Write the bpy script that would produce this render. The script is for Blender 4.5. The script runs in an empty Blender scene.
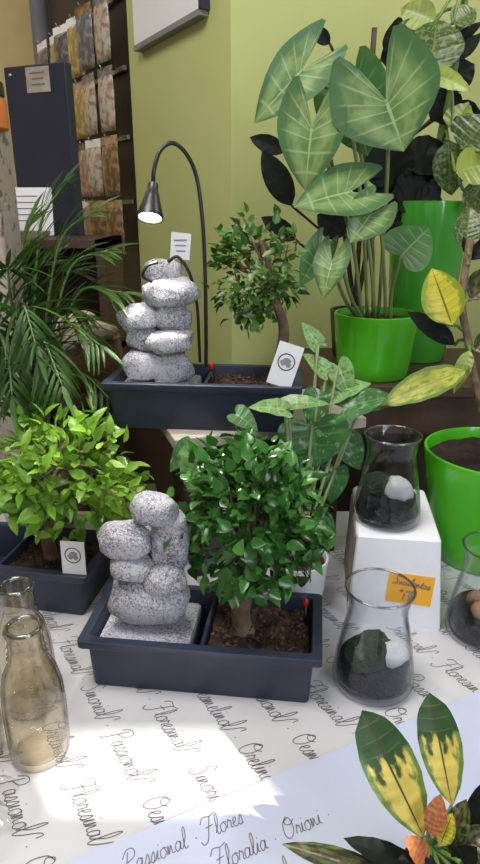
import bpy, math, random
from mathutils import Vector, Matrix, noise
V = Vector
R = math.radians
SC = bpy.context.scene
COL = SC.collection

# ------------------------------------------------------------------ camera numbers
CAMZ = 1.40
FPX = 620.0
PITCH = R(20)
CP, SP = math.cos(PITCH), math.sin(PITCH)
TZ = 0.75                       # table top


def at(px, py, Y=None, z=None):
    """world point seen at a pixel of the photograph, at distance Y or at height z"""
    u = (px - 240) / FPX
    v = (py - 432) / FPX
    d = V((u, CP - v * SP, -(SP + v * CP)))
    t = Y / d.y if Y is not None else (z - CAMZ) / d.z
    return V((0, 0, CAMZ)) + d * t


# ------------------------------------------------------------------ materials
def nodes(m):
    return m.node_tree.nodes, m.node_tree.links


def mat(name, col, rough=0.5, metal=0.0, col2=None, nscale=8.0, nlo=0.4, nhi=0.6, bump=0.0, bscale=60.0,
        spec=0.5, emis=0.0, coat=0.0, sss=0.0, island=0.0, trans=0.0):
    m = bpy.data.materials.new(name)
    m.use_nodes = True
    n, l = nodes(m)
    b = n['Principled BSDF']
    b.inputs['Base Color'].default_value = (*col, 1)
    b.inputs['Roughness'].default_value = rough
    b.inputs['Metallic'].default_value = metal
    b.inputs['Specular IOR Level'].default_value = spec
    b.inputs['Coat Weight'].default_value = coat
    if emis:
        b.inputs['Emission Color'].default_value = (*col, 1)
        b.inputs['Emission Strength'].default_value = emis
    tc = n.new('ShaderNodeTexCoord')
    src = None
    if col2 is not None:
        nt = n.new('ShaderNodeTexNoise')
        nt.inputs['Scale'].default_value = nscale
        nt.inputs['Detail'].default_value = 5
        l.new(tc.outputs['Object'], nt.inputs['Vector'])
        cr = n.new('ShaderNodeValToRGB')
        cr.color_ramp.elements[0].position = nlo
        cr.color_ramp.elements[0].color = (*col, 1)
        cr.color_ramp.elements[1].position = nhi
        cr.color_ramp.elements[1].color = (*col2, 1)
        l.new(nt.outputs['Fac'], cr.inputs['Fac'])
        src = cr.outputs['Color']
    if island:
        gi = n.new('ShaderNodeNewGeometry')
        hs = n.new('ShaderNodeHueSaturation')
        mr = n.new('ShaderNodeMapRange')
        mr.inputs['To Min'].default_value = 1 - island
        mr.inputs['To Max'].default_value = 1 + island
        l.new(gi.outputs['Random Per Island'], mr.inputs['Value'])
        l.new(mr.outputs['Result'], hs.inputs['Value'])
        if src is not None:
            l.new(src, hs.inputs['Color'])
        else:
            hs.inputs['Color'].default_value = (*col, 1)
        src = hs.outputs['Color']
    if src is not None:
        l.new(src, b.inputs['Base Color'])
    if bump:
        nb = n.new('ShaderNodeTexNoise')
        nb.inputs['Scale'].default_value = bscale
        nb.inputs['Detail'].default_value = 6
        l.new(tc.outputs['Object'], nb.inputs['Vector'])
        bp = n.new('ShaderNodeBump')
        bp.inputs['Strength'].default_value = bump
        bp.inputs['Distance'].default_value = 0.01
        l.new(nb.outputs['Fac'], bp.inputs['Height'])
        l.new(bp.outputs['Normal'], b.inputs['Normal'])
    if trans:
        tr = n.new('ShaderNodeBsdfTranslucent')
        tr.inputs['Color'].default_value = (*[min(1, c * 1.3) for c in col], 1)
        if src is not None:
            l.new(src, tr.inputs['Color'])
        mx = n.new('ShaderNodeMixShader')
        mx.inputs['Fac'].default_value = trans
        l.new(b.outputs[0], mx.inputs[1])
        l.new(tr.outputs[0], mx.inputs[2])
        l.new(mx.outputs[0], n['Material Output'].inputs['Surface'])
    return m


def glass(name, edge=(0.03, 0.035, 0.05), face=(0.96, 0.97, 0.98), refl=1.0, base=0.03, rough=0.03):
    """clear glass: passes light straight on, greyer where the wall is seen edge-on, mirror-like at grazing angles"""
    m = bpy.data.materials.new(name)
    m.use_nodes = True
    n, l = nodes(m)
    n.remove(n['Principled BSDF'])
    lw = n.new('ShaderNodeLayerWeight')
    lw.inputs['Blend'].default_value = 0.35
    cr = n.new('ShaderNodeValToRGB')
    cr.color_ramp.elements[0].position = 0.45
    cr.color_ramp.elements[0].color = (*face, 1)
    cr.color_ramp.elements[1].position = 1.0
    cr.color_ramp.elements[1].color = (*edge, 1)
    l.new(lw.outputs['Facing'], cr.inputs['Fac'])
    tr = n.new('ShaderNodeBsdfTransparent')
    l.new(cr.outputs['Color'], tr.inputs['Color'])
    gl = n.new('ShaderNodeBsdfGlossy')
    gl.inputs['Roughness'].default_value = rough
    gl.inputs['Color'].default_value = (refl, refl, refl, 1)
    pw = n.new('ShaderNodeMath')
    pw.operation = 'POWER'
    pw.inputs[1].default_value = 4.0
    l2 = n.new('ShaderNodeLayerWeight')
    l2.inputs['Blend'].default_value = 0.5
    l.new(l2.outputs['Facing'], pw.inputs[0])
    fr = n.new('ShaderNodeMath')
    fr.operation = 'MULTIPLY_ADD'
    fr.inputs[1].default_value = 0.75
    fr.inputs[2].default_value = base
    l.new(pw.outputs[0], fr.inputs[0])
    mx = n.new('ShaderNodeMixShader')
    l.new(fr.outputs[0], mx.inputs['Fac'])
    l.new(tr.outputs[0], mx.inputs[1])
    l.new(gl.outputs[0], mx.inputs[2])
    l.new(mx.outputs[0], n['Material Output'].inputs['Surface'])
    return m


def leaf_mat(name, base, vein, margin=None, nveins=9, veinw=0.16, ribw=0.05, rough=0.35, blotch=None, bscale=9.0,
             blo=0.45, bhi=0.6, tip=None, tlo=0.4, thi=0.7, rib=None, veinmix=0.8, trans=0.12, bump=0.35, spec=0.5):
    """leaf with midrib and side veins drawn from its UVs (u across, v along the side veins)"""
    m = bpy.data.materials.new(name)
    m.use_nodes = True
    n, l = nodes(m)
    b = n['Principled BSDF']
    b.inputs['Roughness'].default_value = rough
    b.inputs['Specular IOR Level'].default_value = spec
    uv = n.new('ShaderNodeUVMap')
    sp = n.new('ShaderNodeSeparateXYZ')
    l.new(uv.outputs['UV'], sp.inputs[0])
    tc = n.new('ShaderNodeTexCoord')

    def math_(op, a, bb=None, c=None):
        k = n.new('ShaderNodeMath')
        k.operation = op
        for i, q in enumerate((a, bb, c)):
            if q is None:
                continue
            if isinstance(q, (int, float)):
                k.inputs[i].default_value = q
            else:
                l.new(q, k.inputs[i])
        return k.outputs[0]

    def ramp(f, lo, hi):
        k = n.new('ShaderNodeMapRange')
        k.interpolation_type = 'SMOOTHSTEP'
        k.inputs['From Min'].default_value = lo
        k.inputs['From Max'].default_value = hi
        l.new(f, k.inputs['Value'])
        return k.outputs[0]

    def mixc(f, a, bb):
        k = n.new('ShaderNodeMix')
        k.data_type = 'RGBA'
        l.new(f, k.inputs[0])
        for i, q in ((6, a), (7, bb)):
            if isinstance(q, tuple):
                k.inputs[i].default_value = (*q, 1)
            else:
                l.new(q, k.inputs[i])
        return k.outputs[2]
    au = math_('ABSOLUTE', math_('MULTIPLY_ADD', sp.outputs[0], 2.0, -1.0))
    nt = n.new('ShaderNodeTexNoise')
    nt.inputs['Scale'].default_value = bscale
    nt.inputs['Detail'].default_value = 3
    l.new(uv.outputs['UV'], nt.inputs['Vector'])
    ob = n.new('ShaderNodeTexNoise')
    ob.inputs['Scale'].default_value = 30
    l.new(tc.outputs['Object'], ob.inputs['Vector'])
    c = base
    c = mixc(ramp(ob.outputs['Fac'], 0.3, 0.7), tuple(x * 0.8 for x in base), tuple(min(1, x * 1.15) for x in base))
    if blotch is not None:
        c = mixc(ramp(nt.outputs['Fac'], blo, bhi), c, blotch)
    if margin is not None:
        c = mixc(ramp(math_('ADD', au, math_('MULTIPLY_ADD', nt.outputs['Fac'], 0.7, -0.35)), 0.62, 0.8), c, margin)
    if tip is not None:
        c = mixc(ramp(math_('ADD', sp.outputs[1], math_('MULTIPLY_ADD', nt.outputs['Fac'], 0.9, -0.45)), tlo, thi), c, tip)
    fr = math_('FRACT', math_('MULTIPLY', sp.outputs[1], float(nveins)))
    tri = math_('ABSOLUTE', math_('SUBTRACT', fr, 0.5))          # 0.5 on a vein
    vm = math_('MULTIPLY', ramp(tri, 0.5 - veinw, 0.5), veinmix)
    vm = math_('MULTIPLY', vm, ramp(math_('SUBTRACT', 1.0, au), 0.0, 0.5))
    c = mixc(vm, c, vein)
    rm = math_('SUBTRACT', 1.0, ramp(au, ribw * 0.5, ribw))
    c = mixc(rm, c, rib if rib is not None else vein)
    l.new(c, b.inputs['Base Color'])
    bp = n.new('ShaderNodeBump')
    bp.inputs['Strength'].default_value = bump
    bp.inputs['Distance'].default_value = 0.002
    l.new(tri, bp.inputs['Height'])
    l.new(bp.outputs['Normal'], b.inputs['Normal'])
    tr = n.new('ShaderNodeBsdfTranslucent')
    l.new(c, tr.inputs['Color'])
    mx = n.new('ShaderNodeMixShader')
    mx.inputs['Fac'].default_value = trans
    l.new(b.outputs[0], mx.inputs[1])
    l.new(tr.outputs[0], mx.inputs[2])
    l.new(mx.outputs[0], n['Material Output'].inputs['Surface'])
    return m


M = {}
M['wall'] = mat('lime_wall_paint', (0.46, 0.50, 0.19), 0.7, col2=(0.49, 0.53, 0.21), nscale=3, bump=0.05, bscale=120)
M['cream'] = mat('cream_wall_paint', (0.62, 0.5, 0.26), 0.8, col2=(0.55, 0.43, 0.22), nscale=4, bump=0.05)
M['plaster'] = mat('white_plaster', (0.7, 0.69, 0.68), 0.8, col2=(0.66, 0.65, 0.64), nscale=4, bump=0.05)
M['floor'] = mat('floor_tile', (0.16, 0.14, 0.12), 0.5, col2=(0.2, 0.18, 0.16), nscale=5)
M['paper'] = mat('wrapping_paper', (0.575, 0.565, 0.585), 0.65, col2=(0.625, 0.615, 0.635), nscale=6, bump=0.12, bscale=14)
M['paper_skylit'] = mat('wrapping_paper_skylit', (0.53, 0.57, 0.73), 0.6, col2=(0.57, 0.61, 0.76), nscale=5, bump=0.12, bscale=14)  # blue of the sky light put into the paper colour
M['ink'] = mat('printed_ink', (0.13, 0.12, 0.13), 0.7)
M['ink_pale'] = mat('printed_ink_pale', (0.19, 0.18, 0.2), 0.7)
M['navy'] = mat('navy_plastic', (0.022, 0.029, 0.056), 0.42, col2=(0.026, 0.034, 0.064), nscale=20, bump=0.03, bscale=300)
M['navy_board'] = mat('navy_board', (0.020, 0.023, 0.044), 0.35, col2=(0.025, 0.028, 0.052), nscale=4)
M['soil'] = mat('potting_soil', (0.035, 0.018, 0.011), 0.95, col2=(0.10, 0.055, 0.035), nscale=90, bump=1.0, bscale=120)
M['soil_dark'] = mat('dark_peat', (0.018, 0.008, 0.007), 0.95, col2=(0.04, 0.018, 0.014), nscale=70, bump=1.0, bscale=110)
M['crumb'] = mat('soil_crumb', (0.05, 0.024, 0.014), 0.95, col2=(0.15, 0.085, 0.05), nscale=60, island=0.5)
M['dark_wood'] = mat('dark_wood', (0.045, 0.022, 0.014), 0.55, col2=(0.075, 0.038, 0.022), nscale=7, bump=0.1)
M['mid_wood'] = mat('red_brown_wood', (0.13, 0.055, 0.032), 0.5, col2=(0.18, 0.08, 0.045), nscale=9, bump=0.1)
M['pale_wood'] = mat('white_washed_board', (0.52, 0.48, 0.43), 0.55, col2=(0.42, 0.36, 0.30), nscale=12, bump=0.1)
M['white'] = mat('white_card', (0.80, 0.80, 0.82), 0.6, col2=(0.76, 0.76, 0.79), nscale=5)
M['white_gloss'] = mat('white_ceramic', (0.78, 0.79, 0.82), 0.25, col2=(0.74, 0.75, 0.79), nscale=3)
M['cloth'] = mat('white_box_card', (0.86, 0.86, 0.90), 0.6, col2=(0.88, 0.88, 0.91), nscale=7, bump=0.05)
M['kraft'] = mat('kraft_card', (0.30, 0.25, 0.20), 0.8, col2=(0.36, 0.30, 0.24), nscale=10)
M['box_shade'] = mat('box_shade_card', (0.24, 0.20, 0.16), 0.8, col2=(0.28, 0.235, 0.185), nscale=10)  # shade tone for the left side of the white box
M['orange'] = mat('orange_note', (0.95, 0.45, 0.035), 0.7, col2=(0.92, 0.43, 0.03), nscale=12)
M['black'] = mat('black_plastic', (0.012, 0.012, 0.014), 0.35, col2=(0.016, 0.016, 0.018), nscale=30)
M['red'] = mat('red_plastic', (0.75, 0.03, 0.025), 0.35, col2=(0.7, 0.025, 0.02), nscale=30)
M['grey'] = mat('grey_plastic', (0.2, 0.2, 0.22), 0.5, col2=(0.23, 0.23, 0.25), nscale=12)
M['grey_print'] = mat('grey_print', (0.33, 0.33, 0.36), 0.6, col2=(0.22, 0.22, 0.25), nscale=80)
M['pipe'] = mat('grey_pipe_paint', (0.12, 0.12, 0.14), 0.4, col2=(0.15, 0.15, 0.17), nscale=6)
M['lime'] = mat('lime_pot_plastic', (0.075, 0.48, 0.012), 0.22, col2=(0.085, 0.51, 0.016), nscale=4, coat=0.3)
M['green_pot'] = mat('green_pot_plastic', (0.055, 0.33, 0.03), 0.15, col2=(0.065, 0.36, 0.035), nscale=4, coat=0.4)
M['stick'] = mat('bark', (0.16, 0.10, 0.065), 0.85, col2=(0.25, 0.17, 0.11), nscale=40, bump=0.5, bscale=90)
M['green_stem'] = mat('green_stem', (0.11, 0.20, 0.045), 0.45, col2=(0.15, 0.24, 0.06), nscale=20)
M['pale_stem'] = mat('pale_petiole', (0.20, 0.27, 0.10), 0.45, col2=(0.25, 0.30, 0.13), nscale=20)
M['bonsai_front'] = mat('glossy_bonsai_leaf', (0.032, 0.125, 0.020), 0.22, col2=(0.065, 0.21, 0.035), nscale=25, island=0.55, trans=0.12)
M['bonsai_left'] = mat('bright_bonsai_leaf', (0.17, 0.36, 0.03), 0.3, col2=(0.30, 0.52, 0.07), nscale=25, island=0.5, trans=0.2)
M['bonsai_back'] = mat('small_bonsai_leaf', (0.045, 0.13, 0.02), 0.35, col2=(0.085, 0.20, 0.03), nscale=25, island=0.45, trans=0.15)
M['palm'] = mat('palm_leaflet', (0.03, 0.085, 0.014), 0.38, col2=(0.07, 0.15, 0.028), nscale=14, island=0.4, trans=0.15)
M['glass'] = glass('clear_glass')
M['glass_rim'] = glass('glass_rim', edge=(0.02, 0.025, 0.03), face=(0.55, 0.58, 0.6), base=.15)
M['glass_amber'] = glass('tinted_bottle_glass', edge=(0.07, 0.055, 0.035), face=(0.90, 0.875, 0.81), base=.06)
M['film'] = glass('clear_film', edge=(0.62, 0.63, 0.62), face=(0.95, 0.95, 0.94), base=.10, rough=.16)
M['gravel'] = mat('black_gravel', (0.006, 0.007, 0.010), 0.6, col2=(0.022, 0.022, 0.028), nscale=160, bump=.7, bscale=170, spec=.2)
M['moss'] = mat('dark_moss', (0.012, 0.03, 0.012), 0.95, col2=(0.03, 0.06, 0.022), nscale=120, bump=1.0, bscale=200)
M['lump'] = mat('pale_lump', (0.68, 0.66, 0.68), 0.5, col2=(0.5, 0.48, 0.5), nscale=25)
M['rust'] = mat('rust_pebble', (0.36, 0.18, 0.09), 0.6, col2=(0.22, 0.12, 0.07), nscale=30)
M['bulb'] = mat('lit_bulb', (1.0, 0.93, 0.78), 0.3, emis=14)
M['speckle'] = mat('speckled_stone', (0.50, 0.42, 0.38), 0.8, col2=(0.22, 0.16, 0.15), nscale=38, nlo=0.55, nhi=0.64, bump=0.4, bscale=60)
M['terracotta'] = mat('brown_glaze', (0.11, 0.045, 0.03), 0.4, col2=(0.15, 0.07, 0.045), nscale=12)
M['crumple'] = mat('beige_crumpled_paper', (0.34, 0.28, 0.22), 0.8, col2=(0.42, 0.36, 0.29), nscale=20, bump=0.5, bscale=50)
M['metal'] = mat('steel_hook', (0.55, 0.55, 0.56), 0.3, metal=1.0, col2=(0.45, 0.45, 0.46), nscale=9)
PACKS = [mat('pack_print_' + nm, a, 0.25, col2=b_, nscale=34, nlo=0.45, nhi=0.6, coat=0.5) for nm, a, b_ in (
    ('brown', (0.15, 0.075, 0.035), (0.34, 0.22, 0.12)), ('gold', (0.34, 0.22, 0.07), (0.5, 0.4, 0.2)),
    ('rose', (0.33, 0.17, 0.13), (0.5, 0.36, 0.3)), ('smoke', (0.07, 0.065, 0.07), (0.2, 0.18, 0.18)),
    ('white', (0.5, 0.44, 0.38), (0.28, 0.16, 0.11)), ('slate', (0.10, 0.11, 0.13), (0.26, 0.25, 0.24)))]


def stone_mat():
    m = bpy.data.materials.new('carved_white_stone')
    m.use_nodes = True
    n, l = nodes(m)
    b = n['Principled BSDF']
    b.inputs['Roughness'].default_value = 0.75
    tc = n.new('ShaderNodeTexCoord')
    a = n.new('ShaderNodeTexNoise')
    a.inputs['Scale'].default_value = 330
    a.inputs['Detail'].default_value = 2
    a.inputs['Distortion'].default_value = 1.2
    p = n.new('ShaderNodeTexNoise')
    p.inputs['Scale'].default_value = 16
    for q in (a, p):
        l.new(tc.outputs['Object'], q.inputs['Vector'])
    ad = n.new('ShaderNodeMath')
    ad.operation = 'MULTIPLY_ADD'
    ad.inputs[1].default_value = 0.55
    l.new(p.outputs['Fac'], ad.inputs[0])
    l.new(a.outputs['Fac'], ad.inputs[2])
    cr = n.new('ShaderNodeValToRGB')
    e = cr.color_ramp.elements
    e[0].position = 0.69
    e[0].color = (0.60, 0.59, 0.635, 1)
    e[1].position = 0.92
    e[1].color = (0.15, 0.15, 0.17, 1)
    l.new(ad.outputs[0], cr.inputs['Fac'])
    l.new(cr.outputs['Color'], b.inputs['Base Color'])
    bp = n.new('ShaderNodeBump')
    bp.inputs['Strength'].default_value = 0.55
    bp.inputs['Distance'].default_value = 0.003
    bp.invert = True
    l.new(ad.outputs[0], bp.inputs['Height'])
    l.new(bp.outputs['Normal'], b.inputs['Normal'])
    return m


M['stone'] = stone_mat()
M['arrow'] = leaf_mat('arrowhead_leaf', (0.125, 0.225, 0.06), (0.36, 0.46, 0.22), nveins=9, veinw=0.11, ribw=0.04, rough=0.4,
                      margin=(0.06, 0.15, 0.045), blotch=(0.23, 0.34, 0.12), blo=0.4, bhi=0.65, bscale=5)
M['arrow_dim'] = leaf_mat('arrowhead_shaded_leaf', (0.06, 0.17, 0.045), (0.22, 0.35, 0.15), nveins=8, veinw=0.10, ribw=0.04, rough=0.4)  # darker copy of the arrowhead leaf, for leaves in shade
M['pothos'] = leaf_mat('trailing_leaf', (0.05, 0.16, 0.045), (0.10, 0.26, 0.07), nveins=7, veinw=0.10, ribw=0.05, rough=0.35,
                       blotch=(0.22, 0.36, 0.16), blo=0.56, bhi=0.66, bscale=8)
M['pothos_light'] = leaf_mat('trailing_light_leaf', (0.22, 0.38, 0.12), (0.35, 0.5, 0.22), nveins=7, veinw=0.10, ribw=0.06, rough=0.35,
                             blotch=(0.09, 0.24, 0.06), blo=0.52, bhi=0.6, bscale=9)
M['croton'] = leaf_mat('croton_yellow_leaf', (0.74, 0.58, 0.12), (0.80, 0.68, 0.22), margin=(0.16, 0.25, 0.05), nveins=10, veinw=0.08,
                       ribw=0.055, rib=(0.06, 0.055, 0.02), rough=0.55, tip=(0.030, 0.085, 0.022), tlo=0.52, thi=0.66, bscale=6, veinmix=0.10)
M['croton_gold'] = leaf_mat('croton_gold_leaf', (0.58, 0.52, 0.045), (0.30, 0.34, 0.03), margin=(0.25, 0.33, 0.03), nveins=9, veinw=0.12,
                            ribw=0.06, rib=(0.17, 0.13, 0.03), rough=0.3, bscale=7, veinmix=0.6)
M['croton_red'] = leaf_mat('croton_coral_leaf', (0.50, 0.12, 0.06), (0.55, 0.20, 0.09), nveins=8, ribw=0.07, rough=0.3,
                           blotch=(0.45, 0.25, 0.06), bscale=7)
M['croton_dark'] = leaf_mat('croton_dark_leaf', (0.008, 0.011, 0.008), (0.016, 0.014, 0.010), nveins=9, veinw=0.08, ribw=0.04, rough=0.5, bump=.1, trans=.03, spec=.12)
M['croton_mixed'] = leaf_mat('croton_red_green_leaf', (0.018, 0.032, 0.012), (0.16, 0.035, 0.018), nveins=7, veinw=0.10, ribw=0.08, rough=0.3,
                             blotch=(0.10, 0.13, 0.025), bscale=5)
M['dumb'] = leaf_mat('mottled_leaf', (0.045, 0.085, 0.02), (0.14, 0.19, 0.05), nveins=10, veinw=0.14, ribw=0.05, rough=0.35,
                     blotch=(0.17, 0.23, 0.06), blo=0.5, bhi=0.6, bscale=11)
M['lime_gold'] = leaf_mat('lime_gold_leaf', (0.42, 0.42, 0.05), (0.26, 0.32, 0.04), margin=(0.12, 0.22, 0.03), nveins=9, veinw=0.12, ribw=0.06,
                          rib=(0.25, 0.28, 0.06), rough=0.4, blotch=(0.16, 0.26, 0.04), blo=0.5, bhi=0.62, bscale=6, veinmix=0.5)
M['lime_leaf'] = leaf_mat('lime_leaf', (0.25, 0.32, 0.05), (0.34, 0.40, 0.09), nveins=8, veinw=0.1, ribw=0.05, rough=0.35)
M['palm_stem'] = M['green_stem']


# ------------------------------------------------------------------ mesh builder
class MB:
    def __init__(s):
        s.v, s.f, s.uv, s.mi = [], [], [], []

    def add(s, vs, fs, uvs=None, m=0):
        o = len(s.v)
        s.v += [V(p) for p in vs]
        s.uv += list(uvs) if uvs else [(0, 0)] * len(vs)
        s.f += [tuple(i + o for i in f) for f in fs]
        s.mi += [m] * len(fs)
        return s

    def box(s, c, size, mx=None, m=0):
        c = V(c)
        hx, hy, hz = (q / 2 for q in size)
        vs = []
        for z in (-hz, hz):
            for x, y in ((-hx, -hy), (hx, -hy), (hx, hy), (-hx, hy)):
                p = V((x, y, z))
                vs.append(c + (mx @ p if mx else p))
        return s.add(vs, [(3, 2, 1, 0), (4, 5, 6, 7), (0, 1, 5, 4), (1, 2, 6, 5), (2, 3, 7, 6), (3, 0, 4, 7)], m=m)

    def prism(s, poly, z0, z1, m=0):
        n = len(poly)
        vs = [(x, y, z0) for x, y in poly] + [(x, y, z1) for x, y in poly]
        fs = [tuple(range(n - 1, -1, -1)), tuple(range(n, 2 * n))]
        fs += [(i, (i + 1) % n, n + (i + 1) % n, n + i) for i in range(n)]
        return s.add(vs, fs, m=m)

    def tube(s, pts, rad, n=8, m=0, cap=True):
        pts = [V(p) for p in pts]
        k = len(pts)
        rad = [rad] * k if isinstance(rad, (int, float)) else rad
        up = V((0.13, 0.21, 1)).normalized()
        vs, fs = [], []
        a = None
        for i, p in enumerate(pts):
            t = (pts[min(i + 1, k - 1)] - pts[max(i - 1, 0)])
            t = t.normalized() if t.length > 1e-9 else V((0, 0, 1))
            if a is None:
                a = t.cross(up if abs(t.dot(up)) < 0.95 else V((1, 0, 0))).normalized()
            else:
                a = (a - t * a.dot(t)).normalized()
            b = t.cross(a)
            for j in range(n):
                q = 2 * math.pi * j / n
                vs.append(p + (a * math.cos(q) + b * math.sin(q)) * rad[i])
        for i in range(k - 1):
            for j in range(n):
                j2 = (j + 1) % n
                fs.append((i * n + j, i * n + j2, (i + 1) * n + j2, (i + 1) * n + j))
        if cap:
            fs += [tuple(range(n - 1, -1, -1)), tuple((k - 1) * n + j for j in range(n))]
        return s.add(vs, fs, m=m)

    def lathe(s, prof, n=32, c=(0, 0, 0), m=0, mx=None):
        c = V(c)
        vs, fs = [], []
        for r, z in prof:
            for j in range(n):
                q = 2 * math.pi * j / n
                p = V((r * math.cos(q), r * math.sin(q), z))
                vs.append(c + (mx @ p if mx else p))
        for i in range(len(prof) - 1):
            for j in range(n):
                j2 = (j + 1) % n
                fs.append((i * n + j, i * n + j2, (i + 1) * n + j2, (i + 1) * n + j))
        return s.add(vs, fs, m=m)

    def loft(s, loops, m=0, cap0=True, cap1=True):
        n = len(loops[0])
        vs = [p for lp in loops for p in lp]
        fs = []
        for i in range(len(loops) - 1):
            for j in range(n):
                j2 = (j + 1) % n
                fs.append((i * n + j, i * n + j2, (i + 1) * n + j2, (i + 1) * n + j))
        if cap0:
            fs.append(tuple(range(n - 1, -1, -1)))
        if cap1:
            fs.append(tuple((len(loops) - 1) * n + j for j in range(n)))
        return s.add(vs, fs, m=m)

    def rock(s, c, rad, seed=0, mx=None, amp=0.12, nu=26, nv=15, p=0.85, m=0):
        c = V(c)
        vs, fs = [], []
        rng = V((seed * 3.7, seed * 1.3, seed * 7.1))
        for i in range(nv + 1):
            th = math.pi * i / nv
            for j in range(nu):
                ph = 2 * math.pi * j / nu
                d = V((math.sin(th) * math.cos(ph), math.sin(th) * math.sin(ph), math.cos(th)))
                q = V([math.copysign(abs(k) ** p, k) for k in d])
                q *= 1 + amp * noise.noise(d * 1.4 + rng) + amp * 0.4 * noise.noise(d * 3.5 + rng)
                q = V((q.x * rad[0], q.y * rad[1], q.z * rad[2]))
                vs.append(c + (mx @ q if mx else q))
        for i in range(nv):
            for j in range(nu):
                j2 = (j + 1) % nu
                fs.append((i * nu + j, (i + 1) * nu + j, (i + 1) * nu + j2, i * nu + j2))
        return s.add(vs, fs, m=m)

    def leaf(s, p0, axis, nrm, half, shape='ellipse', fold=0.25, droop=0.15, wave=0.0, nv=10, nu=3, m=0, cup=0.0, seed=0.0):
        p0, axis = V(p0), V(axis)
        L = axis.length
        ya = axis.normalized()
        za = V(nrm) - ya * V(nrm).dot(ya)
        za = za.normalized() if za.length > 1e-6 else V((0, 0, 1))
        xa = ya.cross(za)
        out = SHAPES[shape]
        rows = []
        k = len(out) - 1
        for i in range(nv + 1):
            t = i / nv * k
            a = min(int(t), k - 1)
            w = t - a
            pa, pb = out[a], out[a + 1]
            # smooth interpolation
            pm, pn = out[max(a - 1, 0)], out[min(a + 2, k)]
            q = [0.5 * ((2 * pa[e]) + (-pm[e] + pb[e]) * w + (2 * pm[e] - 5 * pa[e] + 4 * pb[e] - pn[e]) * w * w
                        + (-pm[e] + 3 * pa[e] - 3 * pb[e] + pn[e]) * w ** 3) for e in range(3)]
            rows.append((max(q[0], 0.0), q[1], q[2]))
        vs, uvs, fs = [], [], []
        W = 2 * nu + 1
        for i, (ox, oy, my) in enumerate(rows):
            for j in range(-nu, nu + 1):
                a = j / nu
                f = abs(a)
                x = math.copysign(ox * f, a) * 2 * half
                y = (my + (oy - my) * f) * L
                z = fold * abs(x) - cup * x * x / max(half, 1e-6) - droop * L * (y / L) * abs(y / L)
                if wave:
                    z += wave * half * f * math.sin(i * 1.9 + seed + (0 if a > 0 else 1.3))
                vs.append(p0 + xa * x + ya * y + za * z)
                uvs.append((a * 0.5 + 0.5, i / nv))
        for i in range(nv):
            for j in range(W - 1):
                fs.append((i * W + j, i * W + j + 1, (i + 1) * W + j + 1, (i + 1) * W + j))
        return s.add(vs, fs, uvs, m)

    def xf(s, mx):
        s.v = [mx @ p for p in s.v]
        return s

    def build(s, name, mats, parent=None, smooth=True, world=False, bevel=0.0, solid=0.0, sharp=None):
        if not isinstance(mats, (list, tuple)):
            mats = [mats]
        vs = s.v
        if parent is not None and world:
            inv = parent.matrix_basis.inverted()
            vs = [inv @ p for p in vs]
        me = bpy.data.meshes.new(name)
        me.from_pydata([tuple(p) for p in vs], [], s.f)
        lay = me.uv_layers.new(name='UVMap')
        for lp in me.loops:
            lay.data[lp.index].uv = s.uv[lp.vertex_index]
        for q in mats:
            me.materials.append(q)
        for p, k in zip(me.polygons, s.mi):
            p.material_index = k
            p.use_smooth = smooth
        me.update()
        if sharp is not None:
            me.set_sharp_from_angle(angle=R(sharp))
        o = bpy.data.objects.new(name, me)
        COL.objects.link(o)
        if parent is not None:
            o.parent = parent
        if solid:
            q = o.modifiers.new('thickness', 'SOLIDIFY')
            q.thickness = solid
            q.offset = 0
        if bevel:
            q = o.modifiers.new('bevel', 'BEVEL')
            q.width = bevel
            q.segments = 2
            q.limit_method = 'ANGLE'
            q.angle_limit = R(40)
        return o


def ell(n=9, p=0.75, q=0.9, slant=0.10):
    pts = []
    mxv = max((t / 50) ** p * (1 - t / 50) ** q for t in range(51))
    for i in range(n + 1):
        t = i / n
        w = 0.5 * (t ** p) * ((1 - t) ** q) / mxv
        pts.append((w, t, max(0.0, t - slant * math.sin(math.pi * t))))
    return pts


SHAPES = {
    'ellipse': ell(),
    'lance': ell(8, 0.7, 1.0, 0.05),
    'ovate': ell(8, 0.55, 1.1, 0.12),
    'croton': ell(10, 0.85, 0.62, 0.06),
    'obovate': ell(8, 1.0, 0.55, 0.12),
    'arrow': [(0, 0, 0), (0.07, -0.22, 0.0), (0.16, -0.48, 0.01), (0.28, -0.70, 0.02), (0.41, -0.50, 0.05), (0.49, -0.20, 0.10),
              (0.50, 0.08, 0.22), (0.41, 0.40, 0.42), (0.22, 0.74, 0.70), (0, 1.0, 1.0)],
    'arrow_long': [(0, 0, 0), (0.06, -0.36, 0.0), (0.15, -0.76, 0.01), (0.28, -1.08, 0.02), (0.41, -0.78, 0.05), (0.49, -0.36, 0.10),
                   (0.51, 0.0, 0.20), (0.43, 0.34, 0.42), (0.22, 0.72, 0.72), (0, 1.0, 1.0)],
    'heart': [(0, 0, 0), (0.13, -0.14, 0.0), (0.30, -0.20, 0.02), (0.45, -0.10, 0.06), (0.51, 0.10, 0.14), (0.47, 0.34, 0.30),
              (0.35, 0.60, 0.52), (0.18, 0.83, 0.78), (0, 1.0, 1.0)],
}


def tag(o, label=None, cat=None, group=None, kind=None):
    for k, q in (('label', label), ('category', cat), ('group', group), ('kind', kind)):
        if q:
            o[k] = q
    return o


def empty(name, loc, rz=0.0):
    o = bpy.data.objects.new(name, None)
    o.empty_display_size = 0.05
    o.matrix_basis = Matrix.Translation(V(loc)) @ Matrix.Rotation(rz, 4, 'Z')
    COL.objects.link(o)
    return o


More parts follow.
